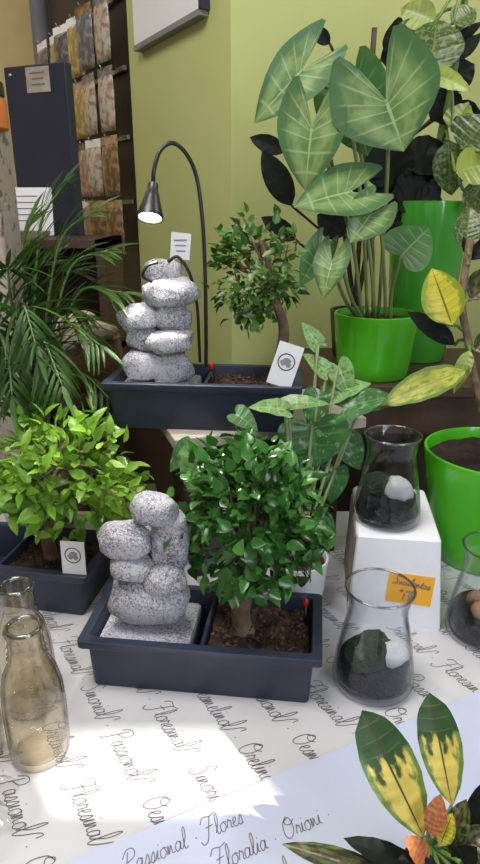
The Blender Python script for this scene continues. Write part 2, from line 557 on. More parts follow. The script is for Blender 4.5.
def rrect(lx, ly, r, z, n=4, c=(0, 0)):
    pts = []
    for cx, cy, a0 in ((lx / 2 - r, ly / 2 - r, 0), (-lx / 2 + r, ly / 2 - r, 90), (-lx / 2 + r, -ly / 2 + r, 180), (lx / 2 - r, -ly / 2 + r, 270)):
        for i in range(n + 1):
            a = R(a0 + 90 * i / n)
            pts.append(V((c[0] + cx + r * math.cos(a), c[1] + cy + r * math.sin(a), z)))
    return pts


def curve(pts, n=8):
    pts = [V(p) for p in pts]
    out = []
    k = len(pts)
    for i in range(k - 1):
        a, b = pts[i], pts[i + 1]
        p = pts[i - 1] if i else a * 2 - b
        q = pts[i + 2] if i + 2 < k else b * 2 - a
        for j in range(n):
            t = j / n
            out.append(0.5 * (2 * a + (b - p) * t + (2 * p - 5 * a + 4 * b - q) * t * t + (3 * a - p - 3 * b + q) * t ** 3))
    out.append(pts[-1])
    return out


# ------------------------------------------------------------------ handwriting
G = {
    'F': (0.85, [[(-.25, 1.0), (0, 1.35), (.6, 1.3), (1.0, 1.45)], [(.55, 1.3), (.35, .6), (.15, -.1), (-.2, -.3), (-.4, -.05)], [(.1, .65), (.7, .72)]]),
    'P': (0.85, [[(.3, 1.2), (.18, .5), (.05, -.2), (-.2, -.3)], [(-.1, .9), (.2, 1.35), (.7, 1.3), (.75, .85), (.25, .6)]]),
    'O': (1.0, [[(.6, 1.25), (.15, 1.0), (.1, .3), (.45, 0), (.85, .4), (.8, 1.1), (.45, 1.3), (.3, .95), (.7, .8), (1.05, 1.05)]]),
    'S': (0.8, [[(.75, 1.1), (.5, 1.35), (.25, 1.05), (.5, .65), (.55, .2), (.2, -.05), (-.1, .2)]]),
    'a': (.6, [[(.42, .5), (.2, .6), (.03, .3), (.15, .02), (.38, .2), (.45, .58), (.42, .12), (.6, .08)]]),
    'b': (.5, [[(0, .1), (.22, .8), (.2, 1.3), (.08, 1.1), (.08, .1), (.3, 0), (.42, .35), (.25, .55)]]),
    'e': (.45, [[(0, .2), (.25, .35), (.3, .58), (.12, .55), (.08, .15), (.28, 0), (.48, .15)]]),
    'f': (.75, [[(-.05, .1), (.3, .8), (.25, 1.5), (.1, 1.2), (.1, .2), (.25, -.1), (.5, .3), (.75, 1.0), (1.0, 1.15), (1.05, .8)]]),
    'g': (.55, [[(.4, .5), (.15, .58), (.05, .25), (.3, .1), (.42, .55), (.35, -.3), (.1, -.5), (0, -.25), (.55, .15)]]),
    'i': (.3, [[(0, .1), (.16, .6), (.12, .12), (.3, .08)], [(.2, .85), (.24, .9)]]),
    'l': (.36, [[(0, .1), (.26, .75), (.24, 1.3), (.1, 1.15), (.1, .25), (.22, 0), (.38, .12)]]),
    'm': (.85, [[(0, .05), (.1, .6), (.12, .05), (.28, .58), (.36, .05), (.52, .58), (.62, .1), (.85, .1)]]),
    'n': (.6, [[(0, .05), (.1, .6), (.12, .05), (.3, .58), (.38, .1), (.6, .1)]]),
    'o': (.55, [[(.3, .6), (.06, .45), (.06, .12), (.3, 0), (.48, .3), (.32, .6), (.56, .5)]]),
    'r': (.45, [[(0, .1), (.14, .62), (.22, .5), (.36, .5), (.32, .1), (.46, .08)]]),
    's': (.42, [[(0, .1), (.25, .62), (.34, .25), (.2, 0), (.05, .1)], [(.2, 0), (.42, .1)]]),
    't': (.4, [[(0, .1), (.25, 1.0), (.15, .2), (.25, 0), (.4, .12)], [(.05, .7), (.38, .74)]]),
    'u': (.6, [[(0, .55), (.08, .12), (.25, .02), (.38, .55), (.4, .1), (.6, .08)]]),
    'v': (.5, [[(0, .5), (.15, .02), (.36, .58), (.5, .5)]]),
    'd': (.55, [[(.38, .5), (.15, .58), (.05, .2), (.2, 0), (.4, .3), (.48, 1.25), (.42, .12), (.56, .08)]]),
    '1': (.45, [[(.05, .8), (.25, 1.1), (.2, 0)]]),
    '5': (.6, [[(.5, 1.1), (.2, 1.1), (.12, .65), (.42, .6), (.45, .15), (.1, 0)]]),
    '0': (.6, [[(.3, 1.1), (.08, .6), (.2, .05), (.45, .3), (.45, .9), (.28, 1.1)]]),
    'c': (.45, [[(.36, .5), (.15, .58), (.05, .25), (.2, 0), (.45, .12)]]),
    ',': (.3, [[(.12, .1), (.05, -.2)]]),
    '.': (.5, [[(.2, .3), (.26, .36)]]),
    ' ': (.45, []),
}


def write(mb, text, o, dx, dy, size, width, nz, slant=0.25, xs=1.0):
    """pen strokes as thin ribbons; o = start, dx reading direction, dy up direction (unit), nz the surface normal"""
    x = 0.0
    for ch in text:
        adv, strokes = G[ch]
        for st in strokes:
            pts = curve([V(((a + x + slant * b) * xs, b, 0)) for a, b in st], 4)
            W = []
            for i, p in enumerate(pts):
                t = pts[min(i + 1, len(pts) - 1)] - pts[max(i - 1, 0)]
                t = t.normalized() if t.length > 1e-9 else V((1, 0, 0))
                nn = V((-t.y, t.x, 0))
                h = width * 0.5 / size
                for sgn in (1, -1):
                    q = p + nn * h * sgn
                    W.append(o + (dx * q.x + dy * q.y) * size + nz)
            fs = [(2 * i, 2 * i + 1, 2 * i + 3, 2 * i + 2) for i in range(len(pts) - 1)]
            mb.add(W, fs)
        x += adv
    return x * size * xs


# ================================================================== SETTING
def structure(o):
    o['kind'] = 'structure'
    return o


structure(MB().box((0, 1.2, -0.02), (5.2, 5.0, 0.04)).build('floor', M['floor'], smooth=False))
C0 = V((-0.022, 1.70))
DL = V((-0.4985, 0.8669))
DR = V((0.8669, 0.4985))
Lp = C0 + DL * 0.67
Rp = C0 + DR * 2.3
structure(MB().prism([(C0.x, C0.y), (Rp.x, Rp.y), (Rp.x, 3.55), (Lp.x, 3.55), (Lp.x, Lp.y)], 0, 2.75).build('wall_back', M['wall'], smooth=False))
structure(MB().box((-1.3, 3.6, 1.375), (2.2, 0.1, 2.75)).build('wall_rear', M['cream'], smooth=False))
structure(MB().box((-2.35, 1.9, 1.375), (0.1, 3.4, 2.75)).build('wall_left', M['cream'], smooth=False))
# front wall of the shop, behind the viewer, with one unseen pane shaped to cut the sun patch on the table
wf = MB()
WX0, WX1, WZ0, WZ1 = 0.80, 1.14, 2.005, 2.195
wf.box(((-2.4 + WX0) / 2, -0.95, 1.375), (WX0 + 2.4, 0.1, 2.75))
wf.box(((2.4 + WX1) / 2, -0.95, 1.375), (2.4 - WX1, 0.1, 2.75))
wf.box(((WX0 + WX1) / 2, -0.95, WZ0 / 2), (WX1 - WX0, 0.1, WZ0))
wf.box(((WX0 + WX1) / 2, -0.95, (2.75 + WZ1) / 2), (WX1 - WX0, 0.1, 2.75 - WZ1))
structure(wf.build('wall_front', M['plaster'], smooth=False))
structure(MB().box((2.4, 1.3, 1.375), (0.1, 4.6, 2.75)).build('wall_right', M['plaster'], smooth=False))
structure(MB().box((0, 1.3, 2.79), (4.9, 4.8, 0.08)).build('ceiling', M['plaster'], smooth=False))
# grey down pipe on the rear wall
pp = at(42, 40, Y=3.15)
pipe = empty('drain_pipe', (pp.x, 3.15, 0))
tag(pipe, 'grey vertical pipe behind the tall navy board', 'pipe')
MB().tube([(0, 0, 0), (0, 0, 2.7)], 0.04, 14).build('pipe_run', M['pipe'], pipe)
MB().tube([(0, 0, 2.3), (0, 0, 2.36)], 0.048, 14).build('collar', M['pipe'], pipe)

# ================================================================== TABLE + PAPER
tb = empty('display_table', (0, 0.73, 0))
tag(tb, 'wide display table covered with pale printed wrapping paper', 'table')
MB().box((0, 0, TZ - 0.022), (1.9, 1.06, 0.04)).build('tabletop', M['pale_wood'], tb, smooth=False, bevel=0.003)
for sx in (-1, 1):
    for sy in (-1, 1):
        MB().box((sx * 0.88, sy * 0.47, (TZ - 0.042) / 2), (0.06, 0.06, TZ - 0.042)).build('leg', M['dark_wood'], tb, smooth=False)
PZ = TZ                        # paper surface
pap = empty('wrapping_paper', (0, 0.73, TZ - 0.002))
tag(pap, 'pale wrapping paper printed with rows of script spread over the whole table', 'paper')
MB().box((0, 0, 0.001), (1.9, 1.06, 0.002)).build('sheet', M['paper'], pap, smooth=False)
rnd = random.Random(4)
lt = MB()
rd = V((0.53, -0.848, 0))      # reading direction on the table
up = V((0.848, 0.53, 0))
words = ['Orelinosf . ', 'Passionof . ', 'Floresinaf . ', 'Oesmelinof . ', 'Sinoriaf . ']
nrm2 = V((0.848, 0.53, 0))
for k in range(-5, 14):
    off = 0.116 + 0.067 * (k)
    base = nrm2 * off
    s = -1.3 + rnd.uniform(0, 0.12)
    i = k
    while s < 1.3:
        w = words[i % 5]
        o = base + rd * s
        # only inside the table area
        for piece in [w]:
            size = 0.0235
            ln = sum(G[c][0] for c in piece) * size * .72
            e = o + rd * ln
            if all(-0.9 < q.x < 0.9 and 0.23 < q.y < 1.22 for q in (o, e)):
                write(lt, piece, V((o.x, o.y, PZ + 0.0004)), rd, up, size, 0.00125, V((0, 0, 0)), xs=.72)
        s += ln + 0.004
        i += 2
lt.build('printed_script', M['ink'], pap, world=True, smooth=False)

# second sheet, bluish skylight painted into its white, lying over the front of the table
A1, A2, A3 = at(60, 866, z=PZ), at(330, 763, z=PZ), at(440, 708, z=PZ)
e1 = (A3 - A1)
e1.z = 0
e1.normalize()
e2 = V((e1.y, -e1.x, 0))
p2 = empty('skylit_paper', (A1.x, A1.y, PZ))
tag(p2, 'printed sheet with sky-lit blue put into its colour, lying slantwise across the table front', 'paper')
Q0 = A1 - e1 * 0.12
poly = [Q0, Q0 + e1 * 0.82, Q0 + e1 * 0.82 + e2 * 0.22, Q0 + e1 * 0.16 + e2 * 0.17]
MB().prism([(q.x, q.y) for q in reversed(poly)], PZ + 0.0007, PZ + 0.0022).build('sheet', M['paper_skylit'], p2, world=True, smooth=False)
ls = MB()
for k, (s0, t0, txt) in enumerate(((0.10, 0.028, 'Florista . Passional . Flores . '), (0.19, 0.066, 'Passion . Floralia . Orioni .'), (0.13, 0.104, 'Orelia . Flores . Passional . '),
                                   (0.2, 0.142, 'Flores . Oriental . Floralia . '))):
    o = Q0 + e1 * s0 + e2 * (t0 + 0.012)
    write(ls, txt, V((o.x, o.y, PZ + 0.0026)), e1, -e2, 0.0185, 0.0012, V((0, 0, 0)), xs=.8)
ls.build('printed_script', M['ink_pale'], p2, world=True, smooth=False)


# ================================================================== PLANTER BOXES
def planter(loc, rz, label, soil_seed, stick_x=0.145, stick_y=0.03):
    root = empty('planter_box', loc, rz)
    tag(root, label, 'planter', 'navy planter boxes of the rock fountains')
    t = MB()
    lo = [rrect(.306, .130, .006, 0), rrect(.309, .133, .006, .003), rrect(.316, .137, .006, .070), rrect(.338, .152, .006, .0705),
          rrect(.340, .154, .006, .072), rrect(.340, .154, .006, .082), rrect(.338, .152, .006, .083), rrect(.313, .127, .006, .083),
          rrect(.311, .125, .008, .081), rrect(.300, .115, .008, .018)]
    t.loft(lo)
    t.build('tray', M['navy'], root, sharp=35)
    MB().box((0.004, 0, 0.048), (0.006, 0.121, 0.060)).build('divider', M['navy'], root, smooth=False, bevel=0.0015)
    # soil
    s = MB()
    nx, ny = 22, 16
    x0, x1, y0, y1 = 0.0085, 0.152, -0.0585, 0.0585
    vs, fs = [], []
    for j in range(ny + 1):
        for i in range(nx + 1):
            x = x0 + (x1 - x0) * i / nx
            y = y0 + (y1 - y0) * j / ny
            vs.append((x, y, 0.062 + 0.010 * noise.noise(V((x * 40, y * 40, soil_seed))) + 0.006 * noise.noise(V((x * 110, y * 110, soil_seed)))))
    for j in range(ny):
        for i in range(nx):
            a = j * (nx + 1) + i
            fs.append((a, a + 1, a + nx + 2, a + nx + 1))
    s.add(vs, fs)
    so = s.build('soil', M['soil'], root)
    r = random.Random(soil_seed)
    cr = MB()
    for _ in range(170):
        q = 0.0016 + 0.0025 * r.random() ** 2
        cr.rock((r.uniform(x0 + .005, x1 - .005), r.uniform(y0 + .005, y1 - .005), 0.064 + r.uniform(-.002, .006)), (q, q * r.uniform(.5, 1), q * .7),
                r.random() * 30, nu=6, nv=4, amp=.3)
    c = cr.build('soil_crumbs', M['crumb'], so)
    c['kind'] = 'stuff'
    st = MB().tube([(stick_x, stick_y, 0.045), (stick_x, stick_y, 0.092)], 0.0022, 8).build('level_stick', M['black'], root)
    MB().lathe([(0, .104), (.0025, .104), (.0034, .102), (.0034, .092), (0, .092)], 10, (stick_x, stick_y, 0)).build('red_cap', M['red'], st)
    return root


RZ1, RZ2, RZ3 = R(-6.8), R(-5), R(-10)
PL1 = planter((-0.05, 0.765, PZ), RZ1, 'navy planter box standing alone in the middle of the printed paper', 3.3)
BZ = 1.037
PL2 = planter((-0.06, 1.072, BZ), RZ2, 'raised navy planter box on the white board, holding the gooseneck lamp', 7.1, stick_x=0.010, stick_y=0.0)
PL3 = planter((-0.404, 0.9696, PZ), RZ3, 'navy planter box at the left with the bright green bushy bonsai', 11.9, stick_x=0.045, stick_y=0.03)


# ---- rock fountains
def fountain(root_mx, label, stones, cx, by, sx, sz, rz):
    """stones: (px, py, w, h, depth offset, tilt) measured on the front of the fountain"""
    loc = root_mx @ V((-0.083, 0.0, 0.018))
    f = empty('rock_fountain', loc, rz)
    tag(f, label, 'fountain', 'stacked rock fountains')
    b = MB()
    b.loft([rrect(.132, .106, .008, 0), rrect(.134, .108, .008, .002), rrect(.134, .108, .008, .046), rrect(.130, .104, .007, .049)])
    b.build('basin', M['stone'], f, sharp=35)
    for i, (px, py, w, h, dy, tilt) in enumerate(stones):
        c = V(((px - cx) * sx, dy, 0.049 + (by - py) * sz))
        rad = (w * sx / 2 * 1.03, max(0.022, w * sx * 0.36), h * sz / 2 * .93)
        MB().rock((0, 0, 0), rad, i * 1.7 + px * .013, Matrix.Rotation(R(tilt), 3, 'Y'), amp=0.20, p=.76).xf(Matrix.Translation(c)).build('stone', M['stone'], f)
    return f


F1 = fountain(PL1.matrix_basis, 'carved grey rock fountain in the middle planter box on the paper',
              [(150, 600, 76, 52, 0, 3), (169, 573, 42, 28, -.018, -6), (136, 563, 40, 24, -.016, 5), (172, 548, 36, 62, .006, 8),
               (131, 538, 50, 36, -.010, -5), (172, 525, 32, 30, .008, 0), (159, 508, 43, 31, -.004, 6), (152, 570, 40, 84, .024, 0)],
              150, 628, .00146, .00158, RZ1)
F2 = fountain(PL2.matrix_basis, 'white rock fountain in the raised planter box under the gooseneck lamp',
              [(143, 357, 44, 34, -.010, 6), (171, 361, 46, 36, 0, -4), (173, 331, 46, 26, -.020, -4), (144, 330, 38, 26, -.004, 4),
               (139, 309, 42, 30, -.006, -6), (173, 308, 40, 30, -.004, 3), (173, 284, 56, 30, -.006, -4), (165, 268, 38, 34, .008, 0),
               (162, 315, 46, 100, .024, 0)],
              158, 376, .00166, .00172, RZ2)
hp = [at(168, 262, Y=1.05), at(178, 257, Y=1.05), at(190, 275, Y=1.055), at(197, 305, Y=1.07), at(199, 340, Y=1.08), at(200, 362, Y=1.085)]
MB().tube(curve(hp, 6), 0.0028, 8).build('hose', M['black'], F2, world=True)
hp = [at(158, 262, Y=1.045), at(147, 266, Y=1.04), at(143, 276, Y=1.04), at(152, 282, Y=1.045)]
MB().tube(curve(hp, 6), 0.0028, 8).build('hose', M['black'], F2, world=True)

# ---- gooseneck lamp
LY = 1.105
lp = [at(206, 366, Y=LY), at(206, 330, Y=LY), at(205, 270, Y=LY), at(202, 215, Y=LY), at(196, 175, Y=LY), at(185, 152, Y=LY - .01),
      at(172, 143, Y=LY - .02), at(160, 151, Y=LY - .03), at(154, 170, Y=LY - .04), at(153, 186, Y=LY - .04)]
lamp = empty('gooseneck_lamp', lp[0])
tag(lamp, 'thin black gooseneck lamp, lit, arching over the white rock fountain', 'lamp')
MB().tube(curve(lp, 8), 0.0034, 10).build('neck', M['black'], lamp, world=True)
hd0 = lp[-1]
hd1 = at(150, 218, Y=LY - .065)
ax = (hd1 - hd0)
HL = ax.length
rot = V((0, 0, 1)).rotation_difference(ax.normalized()).to_matrix()
MB().lathe([(0, -.004), (.0075, -.004), (.0085, 0), (.0085, .010), (.011, .013), (.013, .022), (.017, .036), (.021, HL - .004), (.021, HL),
            (.0185, HL), (.0185, HL - .006), (0, HL - .006)], 24, hd0, mx=rot).build('lamp_head', M['black'], lamp, world=True, sharp=50)
MB().lathe([(0, HL - .0055), (.0183, HL - .0055), (.0175, HL - .001), (.010, HL + .002), (0, HL + .003)], 20, hd0, mx=rot).build('bulb', M['bulb'], lamp, world=True)


# ---- small cards
def card(name, label, w, h, loc, mx, logo=True, group=None):
    o = empty(name, loc)
    o.matrix_basis = Matrix.Translation(V(loc)) @ mx.to_4x4()
    tag(o, label, 'card', group)
    MB().box((0, 0, h / 2), (w, 0.0016, h)).build('card_face', M['white'], o, smooth=False)
    if logo:
        ring = MB()
        n = 32
        for (r0, r1) in ((.30, .345),):
            vs, fs = [], []
            for j in range(n):
                q = 2 * math.pi * j / n
                for r in (r0, r1):
                    vs.append((w * r * math.cos(q), -0.0011, h * .58 + w * r * math.sin(q)))
            fs = [(2 * j, 2 * j + 1, (2 * j + 3) % (2 * n), (2 * j + 2) % (2 * n)) for j in range(n)]
            ring.add(vs, fs)
        ring.build('round_emblem', M['black'], o, smooth=False)
        bl = MB()
        rr = random.Random(2)
        for (cx, cz, r) in ((0.02, .03, .16), (-.10, -.06, .13), (.11, -.10, .11)):
            pts = [(w * (cx + r * math.cos(a) * (1 + .2 * math.sin(3 * a))), -0.0011 - .00005 * r, h * .58 + w * (cz + r * math.sin(a) * .9)) for a in
                   [2 * math.pi * j / 18 for j in range(18)]]
            bl.add(pts, [tuple(range(18))])
        bl.build('emblem_print', M['grey_print'], o, smooth=False)
    return o


def cardmx(tilt, lean, yaw=0):
    return Matrix.Rotation(yaw, 3, 'Z') @ Matrix.Rotation(lean, 3, 'X') @ Matrix.Rotation(tilt, 3, 'Y')


PF = PL2.matrix_basis @ V((0.130, -0.0690, 0.0835))
card('product_tag', 'white tag with round emblem leaning tilted in the raised planter box', .042, .072, PF, cardmx(R(17), R(-4), RZ2), group='white product tags')
PF = PL3.matrix_basis @ V((0.147, -0.0690, 0.0835))
card('product_tag', 'white tag with round emblem standing upright in the left planter box', .041, .058, PF + V((0, 0, 0)), cardmx(R(-1), R(-4), RZ3), group='white product tags')
cp = at(181, 258, Y=1.12)
cd = empty('small_sign', (cp.x, cp.y, PL2.matrix_basis.translation.z + 0.064))
tag(cd, 'little white sign on a thin stick behind the white rock fountain', 'sign')
MB().tube([(0, 0, 0), (0, 0, cp.z - (BZ + .064) + .01)], .0015, 6).build('stick', M['black'], cd)
MB().box((0, -.002, cp.z - (BZ + .064) + .02), (.034, .0015, .044), Matrix.Rotation(R(6), 3, 'Y')).build('sign_face', M['white'], cd, smooth=False)
wl = MB()
for k in range(3):
    wl.box((0, -.0032, cp.z - (BZ + .064) + .030 - k * .009), (.022 - .003 * k, .0003, .002))
wl.build('printed_lines', M['ink_pale'], cd, smooth=False)

# ---- bench under the raised planter
Aq = V((-0.108, 0.958))
b1 = V((0.945, 0.327))
b2 = V((-0.327, 0.945))
bn = empty('riser_bench', (Aq.x, Aq.y, PZ), math.atan2(b1.y, b1.x))
tag(bn, 'white-washed board on dark side panels raising the back planter box', 'bench')
MB().box((0.18, 0.105, BZ - PZ - 0.010), (0.36, 0.21, 0.020)).build('board', M['pale_wood'], bn, smooth=False, bevel=0.002)
for x in (0.045, 0.315):
    MB().box((x, 0.110, (BZ - PZ - 0.020) / 2), (0.018, 0.17, BZ - PZ - 0.020)).build('side_panel', M['dark_wood'], bn, smooth=False, bevel=0.002)
MB().box((0.18, 0.188, (BZ - PZ - 0.020) / 2), (0.252, 0.012, BZ - PZ - 0.020)).build('back_panel', M['dark_wood'], bn, smooth=False)


# ================================================================== BONSAI
def bonsai(name, label, base, height, mats, centre, rad, nleaf, leafL, leafW, seed, trunk_pts, trunk_r, droop=0.1, up=0.25, shape='ovate', clusters=26, spread=.38):
    r = random.Random(seed)
    root = empty(name, base)
    tag(root, label, 'plant', 'bonsai trees in the planter boxes')
    tr = MB()
    tp = curve(trunk_pts, 6)
    k = len(tp)
    tr.tube(tp, [trunk_r * (1.35 - .8 * i / k) if i > 1 else trunk_r * 1.6 for i in range(k)], 10)
    fo = MB()
    cs = []
    centre = V(centre)
    for i in range(clusters):
        while True:
            d = V((r.uniform(-1, 1), r.uniform(-1, 1), r.uniform(-1, 1)))
            if .25 < d.length < 1:
                break
        d = d.normalized() * (0.45 + .5 * r.random())
        c = centre + V((d.x * rad[0], d.y * rad[1], d.z * rad[2]))
        cs.append((c, d))
        st = tp[int(k * r.uniform(.45, .98))]
        mid = (st + c) / 2 + V((r.uniform(-.01, .01), r.uniform(-.01, .01), -.008))
        tr.tube(curve([st, mid, c], 3), [trunk_r * .32, trunk_r * .28, trunk_r * .25, trunk_r * .2, trunk_r * .17, trunk_r * .13, trunk_r * .1], 5)
    tr.build('trunk', M['stick'], root, world=True)
    for i in range(nleaf):
        c, d = cs[i % clusters]
        p = c + V((r.gauss(0, 1) * rad[0], r.gauss(0, 1) * rad[1], r.gauss(0, 1) * rad[2])) * spread * .55
        out = (p - centre)
        out = V((out.x / rad[0], out.y / rad[1], out.z / rad[2]))
        if out.length > 1.12:
            p = centre + V((out.x * rad[0], out.y * rad[1], out.z * rad[2])) / out.length * r.uniform(.8, 1.08)
        dirv = (out.normalized() * .8 + V((r.gauss(0, .6), r.gauss(0, .6), r.gauss(0, .5) + up))).normalized()
        nr = (V((0, 0, 1)) * .9 + out.normalized() * .7 + V((r.gauss(0, .4), r.gauss(0, .4), 0)))
        q = r.uniform(.7, 1.25)
        fo.leaf(p, dirv * leafL * q, nr, leafW * q * .5, shape, fold=.35, droop=droop + r.uniform(-.1, .25), nv=5, nu=1)
    fo.build('foliage', mats, root, world=True)
    return root


def soilp(pl, x, y=0.0):
    return pl.matrix_basis @ V((x, y, 0.062))


b0 = soilp(PL1, 0.055, 0.005)
cc = at(250, 517, Y=0.775)
bonsai('bonsai_tree', 'round glossy dark green bonsai in the middle planter box', b0, .2, M['bonsai_front'], cc, (.106, .088, .110), 1250, .0225, .0150, 5,
       [b0 - V((0, 0, .01)), b0 + V((-.004, 0, .03)), b0 + V((.004, .004, .07)), cc - V((0, 0, .02)), cc + V((0, 0, .05))], .012, clusters=34)
b0 = soilp(PL3, 0.07, 0.005)
cc = at(66, 470, Y=0.95)
bonsai('bonsai_tree', 'bushy bright yellow-green bonsai in the left planter box', b0, .2, M['bonsai_left'], cc, (.122, .095, .104), 800, .031, .0155, 8,
       [b0 - V((0, 0, .01)), b0 + V((-.004, 0, .04)), b0 + V((.008, .004, .08)), cc - V((.01, 0, .02)), cc + V((0, 0, .05))], .010, up=.35, clusters=34)
b0 = soilp(PL2, 0.115, 0.01)
cc = at(258, 268, Y=1.09)
bonsai('bonsai_tree', 'sparse small-leaved bonsai with leaning trunk in the raised planter box', b0, .2, M['bonsai_back'], cc, (.088, .07, .098), 520, .0185, .0115, 13,
       [b0 - V((0, 0, .01)), at(284, 335, Y=1.085), at(276, 302, Y=1.085), at(268, 270, Y=1.085), at(262, 240, Y=1.09)], .0085, up=.2, clusters=30, spread=.3)

# ================================================================== LEAF HELPERS FOR THE BIG PLANTS
CAMP = V((0, 0, CAMZ))


def pleaf(root, a, t, hw, Y, m, shape='arrow', dY=0.0, tilt=0.35, fold=.18, droop=.18, wave=.0, name='leaf', roll=0.0, nv=16, nu=4, cup=0.0, label=None):
    """leaf from its stalk joint (pixel a, distance Y) to its tip (pixel t, distance Y + dY); hw = half width in pixels"""
    p0 = at(*a, Y=Y)
    p1 = at(*t, Y=Y + dY)
    ax_ = p1 - p0
    n_ = (CAMP - p0).normalized() + V((0, 0, tilt)) + V((roll, 0, 0))
    o = MB().leaf(p0, ax_, n_, hw * Y / .97 / FPX, shape, fold=fold, droop=droop, wave=wave, nv=nv, nu=nu, cup=cup, seed=a[0] * .1).build(name, m, root, world=True)
    if label:
        o['label'] = label
    return p0


def stalk(root, pts, r=.004, m='pale_stem', name='stem'):
    return MB().tube(curve(pts, 5), r, 8).build(name, M[m], root, world=True)


def pot(root, c, r0, r1, h, m, rim=.006, soil='soil', name='pot', lip=.0, soil_drop=.02):
    """open tapered pot, foot radius r0, mouth radius r1"""
    mb = MB()
    prof = [(0, 0), (r0 - .004, 0), (r0, .004)]
    for i in range(1, 7):
        t = i / 6
        prof.append((r0 + (r1 - r0) * t ** .8, .004 + (h - .010) * t))
    prof += [(r1 + lip, h - .004), (r1 + lip, h - .001), (r1 + lip - .002, h), (r1 - rim + .001, h), (r1 - rim, h - .002), (r1 - rim - .002, h - soil_drop - .01), (0, h - soil_drop - .012)]
    mb.lathe(prof, 44, c)
    o = mb.build(name, m, root, world=True, sharp=50)
    sb = MB()
    vs, fs = [], []
    n, k = 28, 7
    rr = r1 - rim - .0005
    for i in range(k + 1):
        for j in range(n):
            q = 2 * math.pi * j / n
            x, y = rr * i / k * math.cos(q), rr * i / k * math.sin(q)
            vs.append(V(c) + V((x, y, h - soil_drop + .006 * noise.noise(V((x * 60, y * 60, c[0]))))))
    for i in range(k):
        for j in range(n):
            j2 = (j + 1) % n
            fs.append((i * n + j, (i + 1) * n + j, (i + 1) * n + j2, i * n + j2))
    sb.add(vs, fs)
    sb.build('soil', M[soil], root, world=True)
    return o


# ---- stand behind, against the lime wall
sd = empty('plant_stand', (0.50, 1.475, 0))
tag(sd, 'dark stand along the lime wall carrying the potted plants at the right', 'stand')
MB().box((0, 0, BZ - .0125), (.80, .385, .025))  .build('top', M['dark_wood'], sd, smooth=False, bevel=.002)
for sx in (-1, 1):
    for sy in (-1, 1):
        MB().box((sx * .37, sy * .165, (BZ - .025) / 2), (.04, .04, BZ - .025)).build('leg', M['dark_wood'], sd, smooth=False)
MB().box((0, .17, .66), (.70, .014, .70)).build('back_panel', M['dark_wood'], sd, smooth=False)  # dark panel added to hide the wall and keep the underside dark
MB().box((0, 0, .45), (.72, .30, .02)).build('shelf', M['dark_wood'], sd, smooth=False)
MB().box((0, -.165, BZ - .07), (.70, .014, .09)).build('apron', M['dark_wood'], sd, smooth=False)

# ---- arrowhead plant in the lime pot
pc = at(373.5, 352, Y=1.385)
AP = empty('arrowhead_plant', (pc.x, 1.385, BZ))
tag(AP, 'arrowhead plant with big pale-veined leaves in a lime green pot', 'potted plant')
pot(AP, (pc.x, 1.385, BZ), .078, .0925, .142, M['lime'], soil_drop=.016)
SB = V((pc.x, 1.385, BZ + .125))
ar = M['arrow']
q = pleaf(AP, (386, 100), (404, 151), 46, 1.27, ar, shape='arrow_long', dY=-.01, tilt=.15, droop=.12, fold=.12)
stalk(AP, [SB + V((.005, 0, 0)), at(385, 215, Y=1.36), at(388, 150, Y=1.32), q])
q = pleaf(AP, (312, 125), (304, 190), 30, 1.30, ar, dY=-.01, tilt=.1, droop=.15, roll=-.15)
stalk(AP, [SB + V((-.03, 0, 0)), at(352, 240, Y=1.36), at(330, 170, Y=1.34), q])
q = pleaf(AP, (302, 70), (256, 117), 24, 1.33, ar, dY=-.03, tilt=.45, droop=.25, roll=.2)
stalk(AP, [SB + V((-.015, .02, 0)), at(362, 210, Y=1.40), at(345, 110, Y=1.38), q])
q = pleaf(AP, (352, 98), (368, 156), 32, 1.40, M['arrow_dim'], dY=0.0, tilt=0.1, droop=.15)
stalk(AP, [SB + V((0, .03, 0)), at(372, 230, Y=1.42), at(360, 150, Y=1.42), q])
q = pleaf(AP, (350, 192), (296, 203), 26, 1.29, ar, dY=-.04, tilt=.5, droop=.12, roll=.0)
stalk(AP, [SB + V((-.005, -.02, 0)), at(370, 255, Y=1.34), at(362, 205, Y=1.32), q])
q = pleaf(AP, (371, 214), (352, 240), 21, 1.28, ar, dY=-.03, tilt=.4, droop=.2, roll=.3)
stalk(AP, [SB + V((.02, -.01, 0)), at(384, 270, Y=1.34), at(380, 225, Y=1.31), q])
q = pleaf(AP, (332, 262), (322, 296), 17, 1.27, ar, dY=-.03, tilt=.3, droop=.2, roll=-.3)
stalk(AP, [SB + V((-.03, -.02, 0)), at(352, 300, Y=1.34), at(340, 262, Y=1.30), q])
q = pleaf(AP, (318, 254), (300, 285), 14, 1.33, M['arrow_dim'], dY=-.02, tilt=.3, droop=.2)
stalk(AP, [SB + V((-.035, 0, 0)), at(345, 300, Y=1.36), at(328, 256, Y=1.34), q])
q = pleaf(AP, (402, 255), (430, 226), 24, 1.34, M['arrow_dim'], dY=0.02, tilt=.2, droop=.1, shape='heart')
stalk(AP, [SB + V((.03, -.01, 0)), at(392, 290, Y=1.36), q])

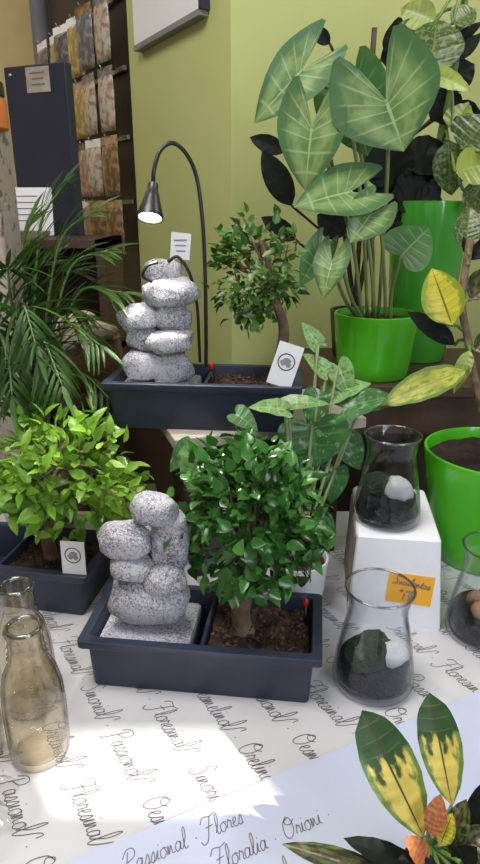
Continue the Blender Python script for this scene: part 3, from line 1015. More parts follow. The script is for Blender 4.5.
# ---- tall glossy green pot with the mottled plant
TX = at(423, 270, Y=1.56).x
TP = empty('mottled_plant', (TX, 1.55, BZ))
tag(TP, 'tall mottled-leaved plant in a glossy tall green pot by the wall', 'potted plant')
pot(TP, (TX, 1.55, BZ), .068, .092, .375, M['green_pot'], soil_drop=.02)
SB = V((TX, 1.55, BZ + .36))
MB().tube(curve([SB - V((0, 0, .01)), SB + V((.01, 0, .15)), SB + V((.03, .01, .35)), SB + V((.03, 0, .52))], 6), [.011] * 8 + [.008] * 11, 10).build('stem', M['green_stem'], TP, world=True)
TS = lambda h: SB + V((.006 + .05 * h, 0, h))
for (a, t, hw, Y, mm, sh, dY, tl, h) in (
        ((430, 76), (438, 14), 25, 1.43, 'dumb', 'ellipse', .03, .1, .28),
        ((416, 70), (474, 84), 11, 1.40, 'lime_leaf', 'ellipse', -.03, .9, .30),
        ((462, 150), (489, 112), 22, 1.44, 'dumb', 'ellipse', .02, .3, .20),
        ((455, 172), (497, 160), 18, 1.42, 'lime_leaf', 'ellipse', .0, .4, .15),
        ((452, 130), (470, 98), 13, 1.47, 'lime_leaf', 'ovate', .03, .3, .25),
        ((463, 190), (492, 205), 17, 1.44, 'dumb', 'ellipse', .0, .4, .10),
        ((448, 140), (452, 196), 15, 1.46, 'dumb', 'ellipse', .0, .3, .14),
        ((436, 22), (400, 6), 12, 1.50, 'lime_leaf', 'ellipse', .03, .3, .42),
        ((452, 24), (478, 4), 11, 1.49, 'dumb', 'lance', .03, .4, .43),
        ((458, 60), (482, 30), 6, 1.49, 'croton_dark', 'lance', .0, .4, .34),
        ((452, 46), (484, 18), 5, 1.52, 'croton_dark', 'lance', .0, .4, .38),
        ((420, 38), (396, 26), 11, 1.52, 'dumb', 'ellipse', .0, .4, .40)):
    q = pleaf(TP, a, t, hw, Y, M[mm], shape=sh, dY=dY, tilt=tl, droop=.15, fold=.15, wave=.05)
    stalk(TP, [TS(h), (TS(h) + q) / 2 + V((0, 0, .02)), q], .0035, 'green_stem')

# ---- dark-leaved plant between, in a black pot
DX = at(352, 330, Y=1.60).x
DP = empty('dark_leaved_plant', (DX, 1.575, BZ))
tag(DP, 'plant with blackish purple leaves standing behind the arrowhead plant', 'potted plant')
pot(DP, (DX, 1.575, BZ), .05, .062, .12, M['black'], soil_drop=.015)
SB = V((DX, 1.575, BZ + .105))
for hx in ((0.0, .62), (.09, .50), (-.1, .42)):
    MB().tube(curve([SB, SB + V((hx[0] * .4, 0, hx[1] * .5)), SB + V((hx[0], -.02, hx[1]))], 6), .006, 8).build('stem', M['dark_wood'], DP, world=True)
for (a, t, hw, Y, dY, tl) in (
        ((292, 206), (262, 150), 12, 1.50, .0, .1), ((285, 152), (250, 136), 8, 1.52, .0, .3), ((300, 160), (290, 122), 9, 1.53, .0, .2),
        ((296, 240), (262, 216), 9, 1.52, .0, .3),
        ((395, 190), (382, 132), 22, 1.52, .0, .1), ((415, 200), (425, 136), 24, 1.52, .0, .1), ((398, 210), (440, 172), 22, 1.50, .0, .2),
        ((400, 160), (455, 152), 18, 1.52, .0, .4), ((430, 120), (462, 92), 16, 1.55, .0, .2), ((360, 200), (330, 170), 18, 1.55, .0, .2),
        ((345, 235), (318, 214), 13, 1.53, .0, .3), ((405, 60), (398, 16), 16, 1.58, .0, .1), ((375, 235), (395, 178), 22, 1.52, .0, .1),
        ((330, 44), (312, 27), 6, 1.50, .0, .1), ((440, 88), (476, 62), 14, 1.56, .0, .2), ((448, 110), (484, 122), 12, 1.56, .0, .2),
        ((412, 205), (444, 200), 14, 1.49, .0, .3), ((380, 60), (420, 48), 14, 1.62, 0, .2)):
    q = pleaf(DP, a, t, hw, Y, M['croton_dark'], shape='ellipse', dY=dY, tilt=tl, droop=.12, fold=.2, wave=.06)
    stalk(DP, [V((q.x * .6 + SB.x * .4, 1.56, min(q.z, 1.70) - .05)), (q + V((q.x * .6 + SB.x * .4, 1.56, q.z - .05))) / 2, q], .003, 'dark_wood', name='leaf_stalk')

# ---- big lime pot at the right with the croton
BX, BY = 0.480, 1.080
BP = empty('croton_plant', (BX, BY, PZ))
tag(BP, 'large lime green pot on the table at the right edge with yellow croton leaves', 'potted plant')
pot(BP, (BX, BY, PZ), .092, .130, .222, M['lime'], soil_drop=.022, rim=.006, soil='soil_dark')
SB = V((BX, BY, PZ + .199))
MB().tube(curve([SB, at(476, 385, Y=BY), at(468, 340, Y=1.10), at(462, 300, Y=1.12), at(470, 240, Y=1.15)], 6), .007, 10).build('stem', M['stick'], BP, world=True)
for (a, t, hw, Y, mm, sh, dY, tl, j) in (
        ((452, 325), (432, 268), 20, 1.08, 'croton_gold', 'ellipse', .02, .1, (462, 330)),
        ((466, 370), (382, 399), 17, 1.03, 'lime_gold', 'ellipse', -.03, .7, (472, 362)),
        ((470, 350), (454, 392), 8, 1.06, 'lime_leaf', 'lance', -.03, .3, (466, 345)),
        ((455, 345), (410, 310), 10, 1.12, 'croton_dark', 'ellipse', .02, .4, (463, 340)),
        ((470, 300), (500, 265), 15, 1.12, 'croton_mixed', 'ellipse', .02, .3, (463, 305)),
        ((468, 260), (494, 222), 16, 1.15, 'croton_dark', 'ellipse', .02, .3, (468, 265)),
        ((466, 250), (470, 205), 13, 1.16, 'dumb', 'ellipse', .02, .2, (469, 255)),
        ((474, 350), (505, 335), 13, 1.08, 'croton_mixed', 'ellipse', .0, .5, (468, 348))):
    q = pleaf(BP, a, t, hw, Y, M[mm], shape=sh, dY=dY, tilt=tl, droop=.15, fold=.2, wave=.05)
    j0 = at(*j, Y=1.105)
    stalk(BP, [j0, (j0 + q) / 2 + V((0, 0, .004)), q], .003, 'green_stem', name='leaf_stalk')

# ---- trailing plant in a white pot behind the middle bonsai
OX, OY = 0.098, 0.905
OP = empty('trailing_plant', (OX, OY, PZ))
tag(OP, 'broad-leaved trailing plant in a white pot behind the middle bonsai', 'potted plant')
pot(OP, (OX, OY, PZ), .040, .050, .10, M['white_gloss'], soil_drop=.012, rim=.004)
SB = V((OX, OY, PZ + .087))
for (a, t, hw, Y, mm, sh, dY, tl) in (
        ((285, 410), (252, 402), 12, .93, 'pothos_light', 'heart', -.02, 1.2), ((288, 404), (328, 398), 10, .95, 'pothos_light', 'heart', -.01, 1.2),
        ((312, 425), (318, 470), 36, .96, 'pothos', 'heart', -.02, .3), ((205, 455), (186, 492), 24, .885, 'pothos_light', 'heart', -.02, .5),
        ((236, 414), (258, 428), 12, .94, 'arrow_dim', 'heart', -.02, .8),
        ((338, 366), (352, 398), 13, 1.03, 'pothos_light', 'heart', -.02, .6), ((318, 345), (304, 322), 9, 1.03, 'pothos_light', 'heart', .0, .6), ((362, 402), (402, 396), 15, 1.03, 'pothos', 'heart', .0, 1.0), ((345, 408), (388, 392), 17, 1.00, 'pothos', 'heart', .0, .9), ((330, 395), (370, 378), 13, 1.02, 'pothos_light', 'heart', .0, .9),
        ((345, 440), (362, 470), 16, 1.00, 'pothos', 'heart', -.02, .5), ((326, 372), (306, 352), 10, 1.02, 'pothos_light', 'heart', .0, .8),
        ((318, 395), (308, 425), 14, .99, 'pothos', 'heart', -.02, .6), ((190, 446), (168, 470), 12, .91, 'pothos', 'heart', -.02, .7),
        ((322, 520), (330, 555), 12, .93, 'pothos', 'heart', -.02, .4), 
        ((335, 470), (330, 505), 15, .97, 'pothos', 'heart', -.02, .4), ((300, 470), (290, 500), 15, .93, 'pothos', 'heart', -.02, .4)):
    q = pleaf(OP, a, t, hw, Y, M[mm], shape=sh, dY=dY, tilt=tl, droop=.25, fold=.2, wave=.06)
    stalk(OP, [SB, (SB * .4 + q * .6) + V((0, -.004, .0)), q], .0028, 'pale_stem')

# ================================================================== PALM
PX, PY = -0.405, 1.135
PA = empty('parlour_palm', (PX, PY, PZ))
tag(PA, 'feathery parlour palm in a white pot behind the bright bonsai at the left', 'potted plant')
pot(PA, (PX, PY, PZ), .062, .078, .135, M['white_gloss'], soil_drop=.015)
SB = V((PX, PY, PZ + .12))
rp = random.Random(21)


def frond(tip_px, Yt, arch, n, ll, lw, base_off, hang=0.3):
    tip = at(*tip_px, Y=Yt)
    b = SB + V(base_off)
    mid = (b + tip) / 2
    dirh = V((tip.x - b.x, tip.y - b.y, 0))
    m1 = b + V((dirh.x * .18, dirh.y * .18, (tip.z - b.z) * .45 + arch * .5))
    m2 = b + V((dirh.x * .55, dirh.y * .55, (tip.z - b.z) * .85 + arch))
    pts = curve([b, m1, m2, tip], 10)
    f = MB()
    k = len(pts)
    f.tube(pts, [.0032 * (1 - .8 * i / k) + .0006 for i in range(k)], 6)
    start = int(k * .34)
    cum = int(n * 1.35)
    for i in range(cum):
        t = start + (k - 1 - start) * i / (cum - 1)
        a = int(t)
        p = pts[a] if a >= k - 1 else pts[a].lerp(pts[a + 1], t - a)
        tg = (pts[min(a + 1, k - 1)] - pts[max(a - 1, 0)]).normalized()
        side = tg.cross(V((0, 0, 1)))
        side = side.normalized() if side.length > .05 else V((1, 0, 0))
        # leaflets fan in the plane that contains the rachis and its side
        w = math.sin(math.pi * (.15 + .8 * i / cum)) ** .7
        for s in (-1, 1):
            d = (side * s * .62 + tg * .80 + V((0, 0, -hang * .5 + rp.uniform(-.12, .12)))).normalized()
            L = ll * w * rp.uniform(.85, 1.1)
            nr = side.cross(tg) * (1 if side.cross(tg).z > 0 else -1) + V((0, -.3, 0))
            f.leaf(p, d * L, nr, lw * .31, 'lance', fold=.3, droop=hang + rp.uniform(0, .2), nv=6, nu=1, m=1)
    f.leaf(pts[-1], (pts[-1] - pts[-3]).normalized() * ll * .6, V((0, -.4, 1)), lw * .5, 'lance', nv=6, nu=1, m=1)
    return f.build('frond', [M['palm_stem'], M['palm']], PA, world=True)


for fr in (((62, 186), 1.14, .01, 15, .10, .010, (0, 0, 0), .08), ((92, 212), 1.13, .02, 15, .10, .010, (.008, .0, 0), .10), ((108, 250), 1.10, .03, 14, .10, .010, (.012, 0, 0), .15),
           ((122, 292), 1.09, .05, 13, .10, .010, (.015, 0, 0), .2), ((30, 222), 1.16, .02, 14, .10, .010, (-.005, .01, 0), .12), ((8, 268), 1.11, .04, 13, .11, .010, (-.01, 0, 0), .2),
           ((-12, 330), 1.06, .08, 13, .12, .011, (-.015, -.01, 0), .45), ((36, 345), 1.01, .10, 13, .12, .011, (0, -.02, 0), .5), ((100, 345), 1.06, .07, 12, .10, .010, (.02, -.01, 0), .3),
           ((76, 270), 1.19, .04, 13, .10, .010, (.005, .02, 0), .15), ((12, 395), .99, .11, 12, .12, .010, (-.01, -.02, 0), .55), ((62, 385), .99, .10, 12, .10, .010, (.01, -.02, 0), .45),
           ((-40, 300), 1.12, .08, 12, .12, .010, (-.02, 0, 0), .4), ((112, 400), 1.05, .07, 11, .09, .010, (.02, 0, 0), .35), ((46, 262), 1.18, .03, 13, .10, .010, (-.005, .02, 0), .15),
           ((-20, 395), 1.02, .1, 11, .12, .010, (-.02, 0, 0), .5), ((84, 315), 1.12, .05, 13, .10, .010, (.01, 0, 0), .2), ((24, 310), 1.13, .06, 13, .10, .010, (-.01, 0, 0), .25)):
    frond(*fr)

# ================================================================== GLASS VASES WITH TERRARIA
VPROF = [(0, 0), (.050, 0), (.056, .003), (.0585, .010), (.058, .020), (.054, .050), (.048, .085), (.0425, .110), (.0405, .123), (.0415, .136), (.0445, .148), (.0475, .157),
         (.0475, .1585), (.0460, .1590), (.0448, .157), (.0420, .147), (.0390, .136), (.0380, .123), (.0400, .110), (.0455, .085), (.0515, .050), (.0555, .022), (.0545, .014), (.048, .009), (0, .009)]


def vase(loc, label, rz, fill, bits, sc=1.0):
    v = empty('glass_vase', loc, rz)
    tag(v, label, 'vase', 'glass terrarium vases')
    MB().lathe([(r * sc, z * sc) for r, z in VPROF], 48).build('glass', M['glass'], v, sharp=60)
    MB().lathe([(.0467 * sc + .0019 * sc * math.cos(a), .1582 * sc + .0019 * sc * math.sin(a)) for a in [2 * math.pi * i / 10 for i in range(11)]], 44).build('rim', M['glass_rim'], v)
    inner = lambda z: .0535 if z < .03 else .0535 - (z - .022) * .165
    prof = [(0, .0095), (.046, .0095), (.053, .014), (inner(.022) + .0005, .022)]
    z = .03
    while z < fill:
        prof.append((inner(z) - .001, z))
        z += .008
    prof += [(inner(fill) - .001, fill), (inner(fill) * .5, fill + .003), (0, fill + .001)]
    MB().lathe([(r * sc, q * sc) for r, q in prof], 36).build('black_gravel', M['gravel'], v)
    for (nm, m, c, rad, seed, amp) in bits:
        MB().rock(V(c) * sc, V(rad) * sc, seed, amp=amp, nu=22, nv=14).build(nm, M[m], v)
    return v


vz = at(372, 680, z=PZ)
vase((vz.x, vz.y, PZ), 'clear glass vase with moss ball standing on the paper before the white box', R(10), .042,
     [('moss_ball', 'moss', (-.014, -.008, .055), (.030, .026, .026), 3, .15), ('white_lump', 'lump', (.020, -.014, .054), (.022, .016, .020), 5, .3),  # white lump set where a white patch shows through the glass
      ('moss_ball', 'moss', (.008, .022, .050), (.022, .018, .014), 9, .2)])
bx0 = V((0.183, 0.867, 0))
BH = .161
vt = V((0.243, 0.922, 0))
vase((vt.x, vt.y, PZ + BH), 'clear glass vase with black gravel on top of the white box', R(-20), .050,
     [('white_lump', 'lump', (.018, -.014, .066), (.022, .016, .022), 15, .3), ('moss_ball', 'moss', (-.018, .0, .062), (.026, .026, .022), 4, .2),
      ('white_lump', 'lump', (.014, .012, .055), (.014, .014, .012), 25, .3)], .94)
vr = V((0.392, 0.835, 0))
vase((vr.x, vr.y, PZ), 'clear glass vase with rusty pebbles at the right edge by the lime pot', R(30), .048,
     [('rust_stone', 'rust', (-.026, -.012, .058), (.015, .013, .013), 6, .3), ('white_lump', 'lump', (-.012, -.028, .050), (.016, .010, .010), 16, .3),
      ('rust_stone', 'rust', (-.012, .010, .062), (.013, .012, .012), 7, .3), ('moss_ball', 'moss', (.018, .0, .060), (.022, .022, .018), 8, .2)])

# ---- white box under the vase
wb = empty('white_box', (bx0.x, bx0.y, PZ), R(-7.6))
tag(wb, 'plain white box with an orange price note raising one glass vase', 'box')
m_ = MB()
m_.loft([rrect(.150, .205, .004, 0, 2, (.071, .094)), rrect(.150, .205, .004, .004, 2, (.071, .094)), rrect(.130, .186, .006, BH - .004, 2, (.068, .094)), rrect(.124, .180, .005, BH, 2, (.068, .094))])
m_.build('box_body', [M['cloth']], wb, sharp=30)
# brownish sheet that paints the shade on its left side
ang = math.atan2(0.010, BH)
MB().add([(-.0035, .01, .03), (-.0035, .175, .006), (.0022, .175, BH - .012), (.0022, .012, BH - .010), (-.0055, .01, .03), (-.0055, .175, .006), (.0002, .175, BH - .012), (.0002, .012, BH - .010)],
         [(0, 1, 2, 3), (7, 6, 5, 4), (0, 4, 5, 1), (1, 5, 6, 2), (2, 6, 7, 3), (3, 7, 4, 0)]).build('side_shade', M['box_shade'], wb, smooth=False)
# ---- orange price note on its front
n0 = at(408, 585, Y=0.862)
nt_ = empty('price_note', (n0.x, n0.y, n0.z))
tag(nt_, 'orange handwritten price note stuck on the front of the white box', 'note')
rotn = Matrix.Rotation(R(-7.6), 4, 'Z') @ Matrix.Rotation(R(-4), 4, 'X') @ Matrix.Rotation(R(4), 4, 'Y')
# lay the note on the box front, a hair in front of it
Nw, Nh = .072, .052
fl = wb.matrix_basis @ V((0.10, -0.0005, (n0.z - PZ)))
nt_.matrix_basis = Matrix.Translation(V((n0.x, fl.y - 0.0035, n0.z))) @ rotn
MB().box((0, 0, 0), (Nw, .0010, Nh)).build('note_paper', M['orange'], nt_, smooth=False)
wr = MB()
write(wr, 'Suculentas', V((-.029, -.0009, .008)), V((1, 0, -.08)), V((0, 0, 1)), .0112, .0013, V((0, 0, 0)))
write(wr, 'in vaso', V((-.016, -.0009, -.006)), V((1, 0, -.05)), V((0, 0, 1)), .0075, .0010, V((0, 0, 0)))
write(wr, '1,50', V((-.012, -.0009, -.020)), V((1, 0, 0)), V((0, 0, 1)), .0100, .0013, V((0, 0, 0)))
wr.build('handwriting', M['ink'], nt_, smooth=False) if all(c in G for c in 'Suculentas') else None

# ================================================================== GLASS BOTTLES (left)
BPROF = [(0, 0), (.030, 0), (.035, .003), (.0370, .010), (.0375, .040), (.0380, .075), (.0365, .105), (.0310, .130), (.0245, .145), (.0225, .150), (.0240, .154), (.0215, .158), (.0232, .162),
         (.0208, .167), (.0222, .172), (.0205, .178), (.0225, .184), (.0240, .189), (.0225, .191), (.0198, .190), (.0185, .184), (.0185, .160), (.0210, .147), (.0285, .128), (.0340, .104),
         (.0352, .075), (.0348, .040), (.0340, .014), (.028, .009), (0, .012)]


def bottle(loc, label, sc=1.0):
    b = empty('glass_bottle', loc)
    tag(b, label, 'bottle', 'empty glass bottles')
    MB().lathe([(r * sc, z * sc) for r, z in BPROF], 40).build('bottle_glass', M['glass_amber'], b, sharp=70)
    MB().lathe([(.0192 * sc + .0026 * sc * math.cos(a), .1905 * sc + .0026 * sc * math.sin(a)) for a in [2 * math.pi * i / 10 for i in range(11)]], 36).build('lip', M['glass_rim'], b)
    return b


bottle((-.252, .600, PZ), 'empty clear glass bottle nearest the viewer at the left edge')
bottle((-.290, .682, PZ), 'empty clear glass bottle standing behind the nearest bottle by the left planter', 1.0)
bottle((-.335, .600, PZ), 'empty clear glass bottle cut off by the left edge of the photo', .97)

# crumpled clear film
cf = MB()
vs, fs = [], []
nr_, na = 16, 56
for i in range(nr_ + 1):
    for j in range(na):
        q = 2 * math.pi * j / na
        d = V((math.cos(q), math.sin(q), 0))
        rad = .078 * (1 + .28 * noise.noise(d * 2.2 + V((3, 1, 0))) + .10 * noise.noise(d * 6))
        f = i / nr_
        x, y = -.350 + d.x * rad * f * 1.25, .512 + d.y * rad * f * .72
        h = .0035 + min(1, (1 - f) * 4) * (.008 + .045 * abs(noise.noise(V((x * 24, y * 24, 2)))) + .018 * abs(noise.noise(V((x * 60, y * 60, 5)))))
        vs.append((x, y, PZ + h))
for i in range(nr_):
    for j in range(na):
        j2 = (j + 1) % na
        fs.append((i * na + j, (i + 1) * na + j, (i + 1) * na + j2, i * na + j2))
cf.add(vs, fs)
o = cf.build('clear_film', M['film'], smooth=True)
tag(o, 'crumpled clear plastic film lying at the foot of the glass bottles', 'film')

# ================================================================== CROTON IN THE FOREGROUND
CX, CY = 0.192, 0.392
CR = empty('croton_seedling', (CX, CY, PZ + .0022))
tag(CR, 'small croton with two upright yellow and green leaves at the lower right corner', 'potted plant')
pot(CR, (CX, CY, PZ + .0022), .036, .045, .070, M['black'], soil_drop=.008, rim=.004)
SB = V((CX, CY, PZ + .062))
MB().tube(curve([SB, at(437, 870, Y=.40), at(430, 842, Y=.41), at(432, 815, Y=.415)], 5), .0035, 8).build('stem', M['green_stem'], CR, world=True)
for (a, t, hw, Y, mm, sh, dY, tl) in (
        ((424, 838), (366, 714), 37, .415, 'croton', 'croton', .045, .35), ((452, 806), (431, 696), 28, .430, 'croton', 'croton', .045, .35),
        ((432, 836), (440, 796), 15, .405, 'croton_red', 'ellipse', .01, .4), ((428, 862), (408, 838), 16, .385, 'croton_red', 'ellipse', .0, .5),
        ((448, 850), (466, 800), 17, .405, 'croton_mixed', 'ellipse', .02, .4), ((452, 860), (492, 824), 18, .40, 'croton_mixed', 'ellipse', .02, .5),
        ((424, 872), (345, 836), 17, .385, 'croton_dark', 'ellipse', .02, .9), ((395, 880), (282, 840), 17, .385, 'croton_mixed', 'ellipse', .03, .9),
        ((440, 872), (400, 858), 18, .38, 'croton_dark', 'ellipse', .0, .6), ((455, 872), (475, 848), 18, .38, 'croton_dark', 'ellipse', .0, .6),
        ((440, 846), (452, 814), 13, .40, 'croton_gold', 'ellipse', .01, .4), ((460, 862), (490, 860), 15, .38, 'croton_mixed', 'ellipse', .01, .6),
        ((470, 838), (488, 780), 16, .42, 'croton_dark', 'ellipse', .02, .4)):
    q = pleaf(CR, a, t, hw, Y, M[mm], shape=sh, dY=dY, tilt=tl, droop=.10, fold=.22, wave=.07, nv=18, nu=4)
    j0 = at(432, 846, Y=.408)
    stalk(CR, [j0, (j0 + q) / 2, q], .0022, 'green_stem', name='leaf_stalk')

# ================================================================== BACKGROUND LEFT
# wall poster on the receding face of the green wall
nL = V((-0.8669, -0.4985, 0))
dL3 = V((DL.x, DL.y, 0))


def onleft(s, z, off=0.0):
    return V((C0.x, C0.y, 0)) + dL3 * s + nL * off + V((0, 0, z))


po = empty('wall_poster', onleft(.335, 1.855, .014), math.atan2(-dL3.y, -dL3.x))
tag(po, 'white canvas poster hanging high on the shaded side of the lime wall', 'poster')
MB().box((0, 0, .24), (.439, .022, .48)).build('canvas', M['white'], po, smooth=False)
MB().box((0, 0, -.005), (.445, .026, .014)).build('bottom_rail', M['grey'], po, smooth=False)
MB().box((.2265, 0, .24), (.012, .026, .48)).build('side_edge', M['navy_board'], po, smooth=False)

# rack of hanging packs
rk = empty('pack_rack', onleft(1.14, 0, .0), math.atan2(-dL3.y, -dL3.x))
tag(rk, 'dark tall wall rack with steel rails for hanging packs at the upper left', 'rack')
MB().box((0, .02, 1.25), (.90, .03, 2.5)).build('back_panel', M['black'], rk, smooth=False)
for z in (2.235, 2.03, 1.825, 1.62, 1.415):
    MB().box((0, -.005, z), (.88, .012, .014)).build('rail', M['metal'], rk, smooth=False)
rr = random.Random(5)
gidx = 0
rows = ['top', 'second', 'third', 'lowest']
hues = ['brown', 'gold', 'rose', 'smoke', 'pale', 'slate']
for ri, z in enumerate((2.03, 1.825, 1.62, 1.415)):
    for k in range(6):
        x = .385 - .145 * k
        c = rk.matrix_basis @ V((x, -.055 - .012 * (k % 2), z))
        hk = rr.randrange(6) if not (ri == 1 and k == 1) else 4
        pk = empty('hanging_pack', c, math.atan2(-dL3.y, -dL3.x) + rr.uniform(.02, .25))
        lr = rr.uniform(.9, 1.1)
        col_n = ['nearest the wall edge', 'second from the wall edge', 'third from the wall edge', 'fourth from the wall edge', 'fifth from the wall edge', 'at the far end'][k]
        tag(pk, '%s printed pack hanging in the %s row of the rack, %s' % (hues[hk], rows[ri], col_n), 'pack', 'hanging packs on the dark rack')
        w, h, d = .118 * lr, .165, .030
        b = MB()
        loops = []
        for i in range(9):
            t = i / 8
            th = max(.0012, d * .5 * math.sin(math.pi * min(1, t * 1.05 + .02)) ** .6 if 0 < t < 1 else .0012)
            loops.append([V((w / 2 * (math.cos(a)), th * math.sin(a), -.020 - h * t)) for a in [2 * math.pi * q / 16 for q in range(16)]])
        b.loft(loops[::-1])
        b.build('bag', PACKS[hk], pk)
        MB().box((0, 0, -.010), (w, .002, .030)).build('header_card', M['white'] if rr.random() < .35 else PACKS[(hk + 1) % 6], pk, smooth=False)
        MB().tube([V((0, .038, .002)), V((0, -.012, .002)), V((0, -.018, .010))], .0022, 6).build('hook', M['metal'], pk)

# navy board
c0, c1, c2, c3 = at(6, 60, Y=1.98), at(68, 62, Y=1.90), at(80, 210, Y=1.90), at(20, 212, Y=1.98)
nb = empty('navy_board', ((c0.x + c1.x) / 2, (c0.y + c1.y) / 2, 0), math.atan2(c1.y - c0.y, c1.x - c0.x))
tag(nb, 'tall plain navy board with a small label at its top', 'board')
zt = c1.z
w = (c1 - c0).length
MB().box((0, 0, zt / 2), (w, .03, zt)).build('panel', M['navy_board'], nb, smooth=False, bevel=.004)
MB().box((.012, -.0165, zt - .038), (.078, .002, .062)).build('label_sheet', M['crumple'], nb, smooth=False)
q = MB()
for k, ww in enumerate((.05, .04, .046)):
    q.box((.012, -.0178, zt - .022 - k * .014), (ww, .0004, .004))
q.build('label_print', M['ink'], nb, smooth=False)
MB().rock((-w / 2 + .022, -.016, zt - .022), (.005, .003, .005), 1, amp=0, nu=10, nv=6).build('screw', M['metal'], nb)

# notice sheet + shelf cabinet behind the palm
ns = at(33, 207, Y=1.84)
cabz = at(40, 236, Y=1.82).z
cb = empty('brown_cabinet', (-.62, 1.735, 0))
tag(cb, 'dark brown open cabinet behind the feathery palm', 'cabinet')
MB().box((0, .13, cabz / 2), (.56, .012, cabz)).build('back_panel', M['dark_wood'], cb, smooth=False)
for x in (-.27, .27):
    MB().box((x, 0, cabz / 2), (.02, .26, cabz)).build('side_panel', M['dark_wood'], cb, smooth=False)
for z in (cabz - .01, cabz - .30, cabz - .62, .06):
    MB().box((0, 0, z), (.56, .26, .02)).build('shelf', M['dark_wood'], cb, smooth=False)
nz = empty('notice_sheet', (ns.x, 1.80, cabz))
nz.matrix_basis = Matrix.Translation(V((ns.x, 1.80, cabz))) @ Matrix.Rotation(R(-8), 4, 'X')
tag(nz, 'white printed notice sheet propped against the navy board above the palm', 'notice')
MB().box((0, 0, .065), (.125, .003, .125)).build('notice_paper', M['white'], nz, smooth=False)
q = MB()
for k in range(5):
    q.box((-.012, -.0018, .105 - k * .016), (.07 - .008 * (k % 3), .0004, .003))
q.build('printed_lines', M['ink_pale'], nz, smooth=False)
ty = at(38, 234, Y=1.74)
tr_ = empty('wooden_tray', (-.585, 1.74, cabz))
tag(tr_, 'small wooden tray lying on the brown cabinet below the notice sheet', 'tray')
MB().loft([rrect(.13, .07, .01, 0), rrect(.14, .08, .012, .016), rrect(.13, .07, .01, .016), rrect(.122, .062, .008, .005)]).build('tray_body', M['kraft'], tr_, sharp=30)
# red-capped jar on the cabinet shelf
jp = at(23, 292, Y=1.72)
jr = empty('small_jar', (-.655, 1.72, cabz - .29))
tag(jr, 'small jar with a red lid on the shelf of the brown cabinet', 'jar')
MB().lathe([(0, 0), (.020, 0), (.022, .003), (.022, .05), (.018, .058), (0, .058)], 20).build('jar_body', M['crumple'], jr, sharp=40)
MB().lathe([(0, .058), (.019, .058), (.020, .060), (.020, .080), (.018, .082), (0, .082)], 20).build('red_lid', M['red'], jr, sharp=40)

# speckled stone pillar at the left edge
pr = at(11, 200, Y=1.45)
pd = empty('stone_pedestal', (pr.x - .15, 1.52, 0))
tag(pd, 'pale speckled stone pedestal at the left edge of the photo', 'pedestal')
ph = at(5, 128, Y=1.45).z
m_ = MB()
m_.loft([rrect(.27, .15, .01, 0), rrect(.27, .15, .01, .08), rrect(.24, .13, .012, .09), rrect(.24, .13, .012, ph - .06), rrect(.245, .135, .012, ph - .05), rrect(.245, .135, .012, ph)])
m_.build('pedestal_body', M['speckle'], pd, sharp=35)
tj = at(2, 112, Y=1.50)
oj = empty('orange_jar', (tj.x - .03, 1.50, ph))
tag(oj, 'small orange jar with a dark lid on top of the speckled pedestal', 'jar')
MB().lathe([(0, 0), (.036, 0), (.040, .004), (.040, .055), (.034, .066), (0, .066)], 24).build('jar_body', mat('orange_glaze', (.55, .18, .03), .3, col2=(.45, .13, .03), nscale=12), oj, sharp=40)
MB().lathe([(0, .066), (.036, .066), (.038, .068), (.038, .092), (.034, .096), (0, .096)], 24).build('jar_lid', M['black'], oj, sharp=40)

# brown pot on a stool behind the palm
kp = at(88, 372, Y=1.365)
st = empty('wooden_stool', (kp.x, 1.365, 0))
tag(st, 'tall dark wooden stool behind the palm, carrying a brown pot', 'stool')
sz = at(88, 392, Y=1.31).z
MB().lathe([(0, sz - .03), (.090, sz - .03), (.095, sz - .026), (.095, sz - .003), (.092, sz), (0, sz)], 32).build('seat', M['dark_wood'], st, sharp=40)
for k in range(4):
    a = R(45 + 90 * k)
    MB().tube([V((.085 * math.cos(a), .085 * math.sin(a), 0)), V((.065 * math.cos(a), .065 * math.sin(a), sz - .03))], .014, 10).build('leg', M['dark_wood'], st)
MB().lathe([(.078 + .007 * math.cos(a), .35 + .008 * math.sin(a)) for a in [2 * math.pi * i / 8 for i in range(9)]], 28).build('foot_ring', M['dark_wood'], st)
bp_ = empty('brown_pot', (kp.x, 1.365, sz))
tag(bp_, 'glossy brown pot with crumpled beige paper in its mouth on the stool', 'pot')
MB().lathe([(0, 0), (.055, 0), (.062, .004), (.078, .05), (.080, .085), (.074, .105), (.078, .112), (.072, .115), (.068, .105), (0, .10)], 36).build('pot_body', M['terracotta'], bp_, sharp=50)
MB().rock((0, 0, .118), (.066, .062, .040), 4, amp=.5, nu=34, nv=20).build('crumpled_paper', M['crumple'], bp_)

# dark chest added to darken the gap between the stool and the plant stand
ch = empty('dark_filler', (-.15, 1.578, 0))
tag(ch, 'dark brown wooden chest added to darken the gap below the raised planter box', 'filler')
MB().box((0, 0, .47), (.29, .20, .94)).build('filler_body', M['dark_wood'], ch, smooth=False, bevel=.003)
MB().box((0, 0, .955), (.30, .212, .028)).build('filler_lid', M['dark_wood'], ch, smooth=False, bevel=.003)
# cardboard box behind the left planter
kb = at(118, 520, z=PZ)
kx = empty('cardboard_box', (-.228, 1.125, PZ), R(12))
tag(kx, 'plain greyish brown cardboard box between the palm and the middle rock fountain', 'box')
MB().box((0, 0, .05), (.125, .12, .10)).build('box_body', M['kraft'], kx, smooth=False, bevel=.002)
MB().box((0, 0, .1005), (.03, .121, .001)).build('packing_tape', M['crumple'], kx, smooth=False)

# ================================================================== LIGHT
w = bpy.data.worlds.new('room_light')
SC.world = w
w.use_nodes = True
bg = w.node_tree.nodes['Background']
bg.inputs['Color'].default_value = (0.93, 0.96, 1.0, 1)
bg.inputs['Strength'].default_value = 0.30


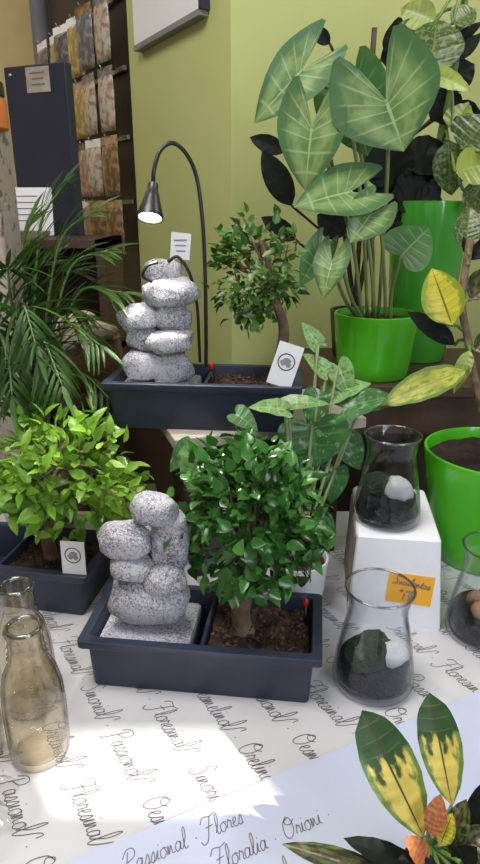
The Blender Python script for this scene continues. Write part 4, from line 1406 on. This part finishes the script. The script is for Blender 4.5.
def area(name, loc, target, size, power, col, sy=None):
    d = bpy.data.lights.new(name, 'AREA')
    d.energy = power
    d.color = col
    d.size = size
    if sy:
        d.shape = 'RECTANGLE'
        d.size_y = sy
    o = bpy.data.objects.new(name, d)
    o.location = loc
    o.rotation_euler = (V(target) - V(loc)).to_track_quat('-Z', 'Y').to_euler()
    COL.objects.link(o)
    return o


area('ceiling_lamp', (-.45, .55, 2.68), (-.3, .75, .8), .8, 23, (1.0, .965, .935))
area('window_daylight', (.9, -.84, 1.75), (0, .9, .9), .9, 20, (.80, .88, 1.0), 1.2)
area('ceiling_lamp_rear', (1.1, 1.3, 2.68), (.45, 1.9, 1.9), .5, 9, (1.0, .97, .85))
area('rear_wall_fill', (-1.3, 2.3, 2.68), (-1.2, 2.9, 1.6), .5, 7, (1.0, .93, .80))  # unseen fill lamp added to brighten the cream rear wall
sd_ = V((-.50, .70, -.62)).normalized()
s = bpy.data.lights.new('sun', 'SUN')
s.energy = 7.0
s.angle = R(.6)
s.color = (1.0, .95, .86)
so = bpy.data.objects.new('sun', s)
so.rotation_euler = sd_.to_track_quat('-Z', 'Y').to_euler()
so.location = (2, -3, 4)
COL.objects.link(so)
sp = bpy.data.lights.new('lamp_glow', 'SPOT')
sp.energy = 3.5
sp.spot_size = R(95)
sp.spot_blend = .6
sp.shadow_soft_size = .015
sp.color = (1.0, .95, .85)
spo = bpy.data.objects.new('lamp_glow', sp)
spo.location = hd1 + ax.normalized() * .006
spo.rotation_euler = ax.to_track_quat('-Z', 'Y').to_euler()
COL.objects.link(spo)

# ================================================================== CAMERA
cam = bpy.data.cameras.new('camera')
cam.sensor_fit = 'VERTICAL'
cam.sensor_height = 24
cam.lens = 24 * FPX / 864
cam.clip_start = .02
co = bpy.data.objects.new('camera', cam)
co.location = CAMP
co.rotation_euler = (R(90) - PITCH, 0, 0)
COL.objects.link(co)
SC.camera = co
SC.view_settings.view_transform = 'Standard'
SC.view_settings.look = 'None'
SC.view_settings.gamma = 1
SC.view_settings.use_curve_mapping = False
SC.view_settings.exposure = 0.35
SC.cycles.transparent_max_bounces = 40
SC.cycles.max_bounces = 10
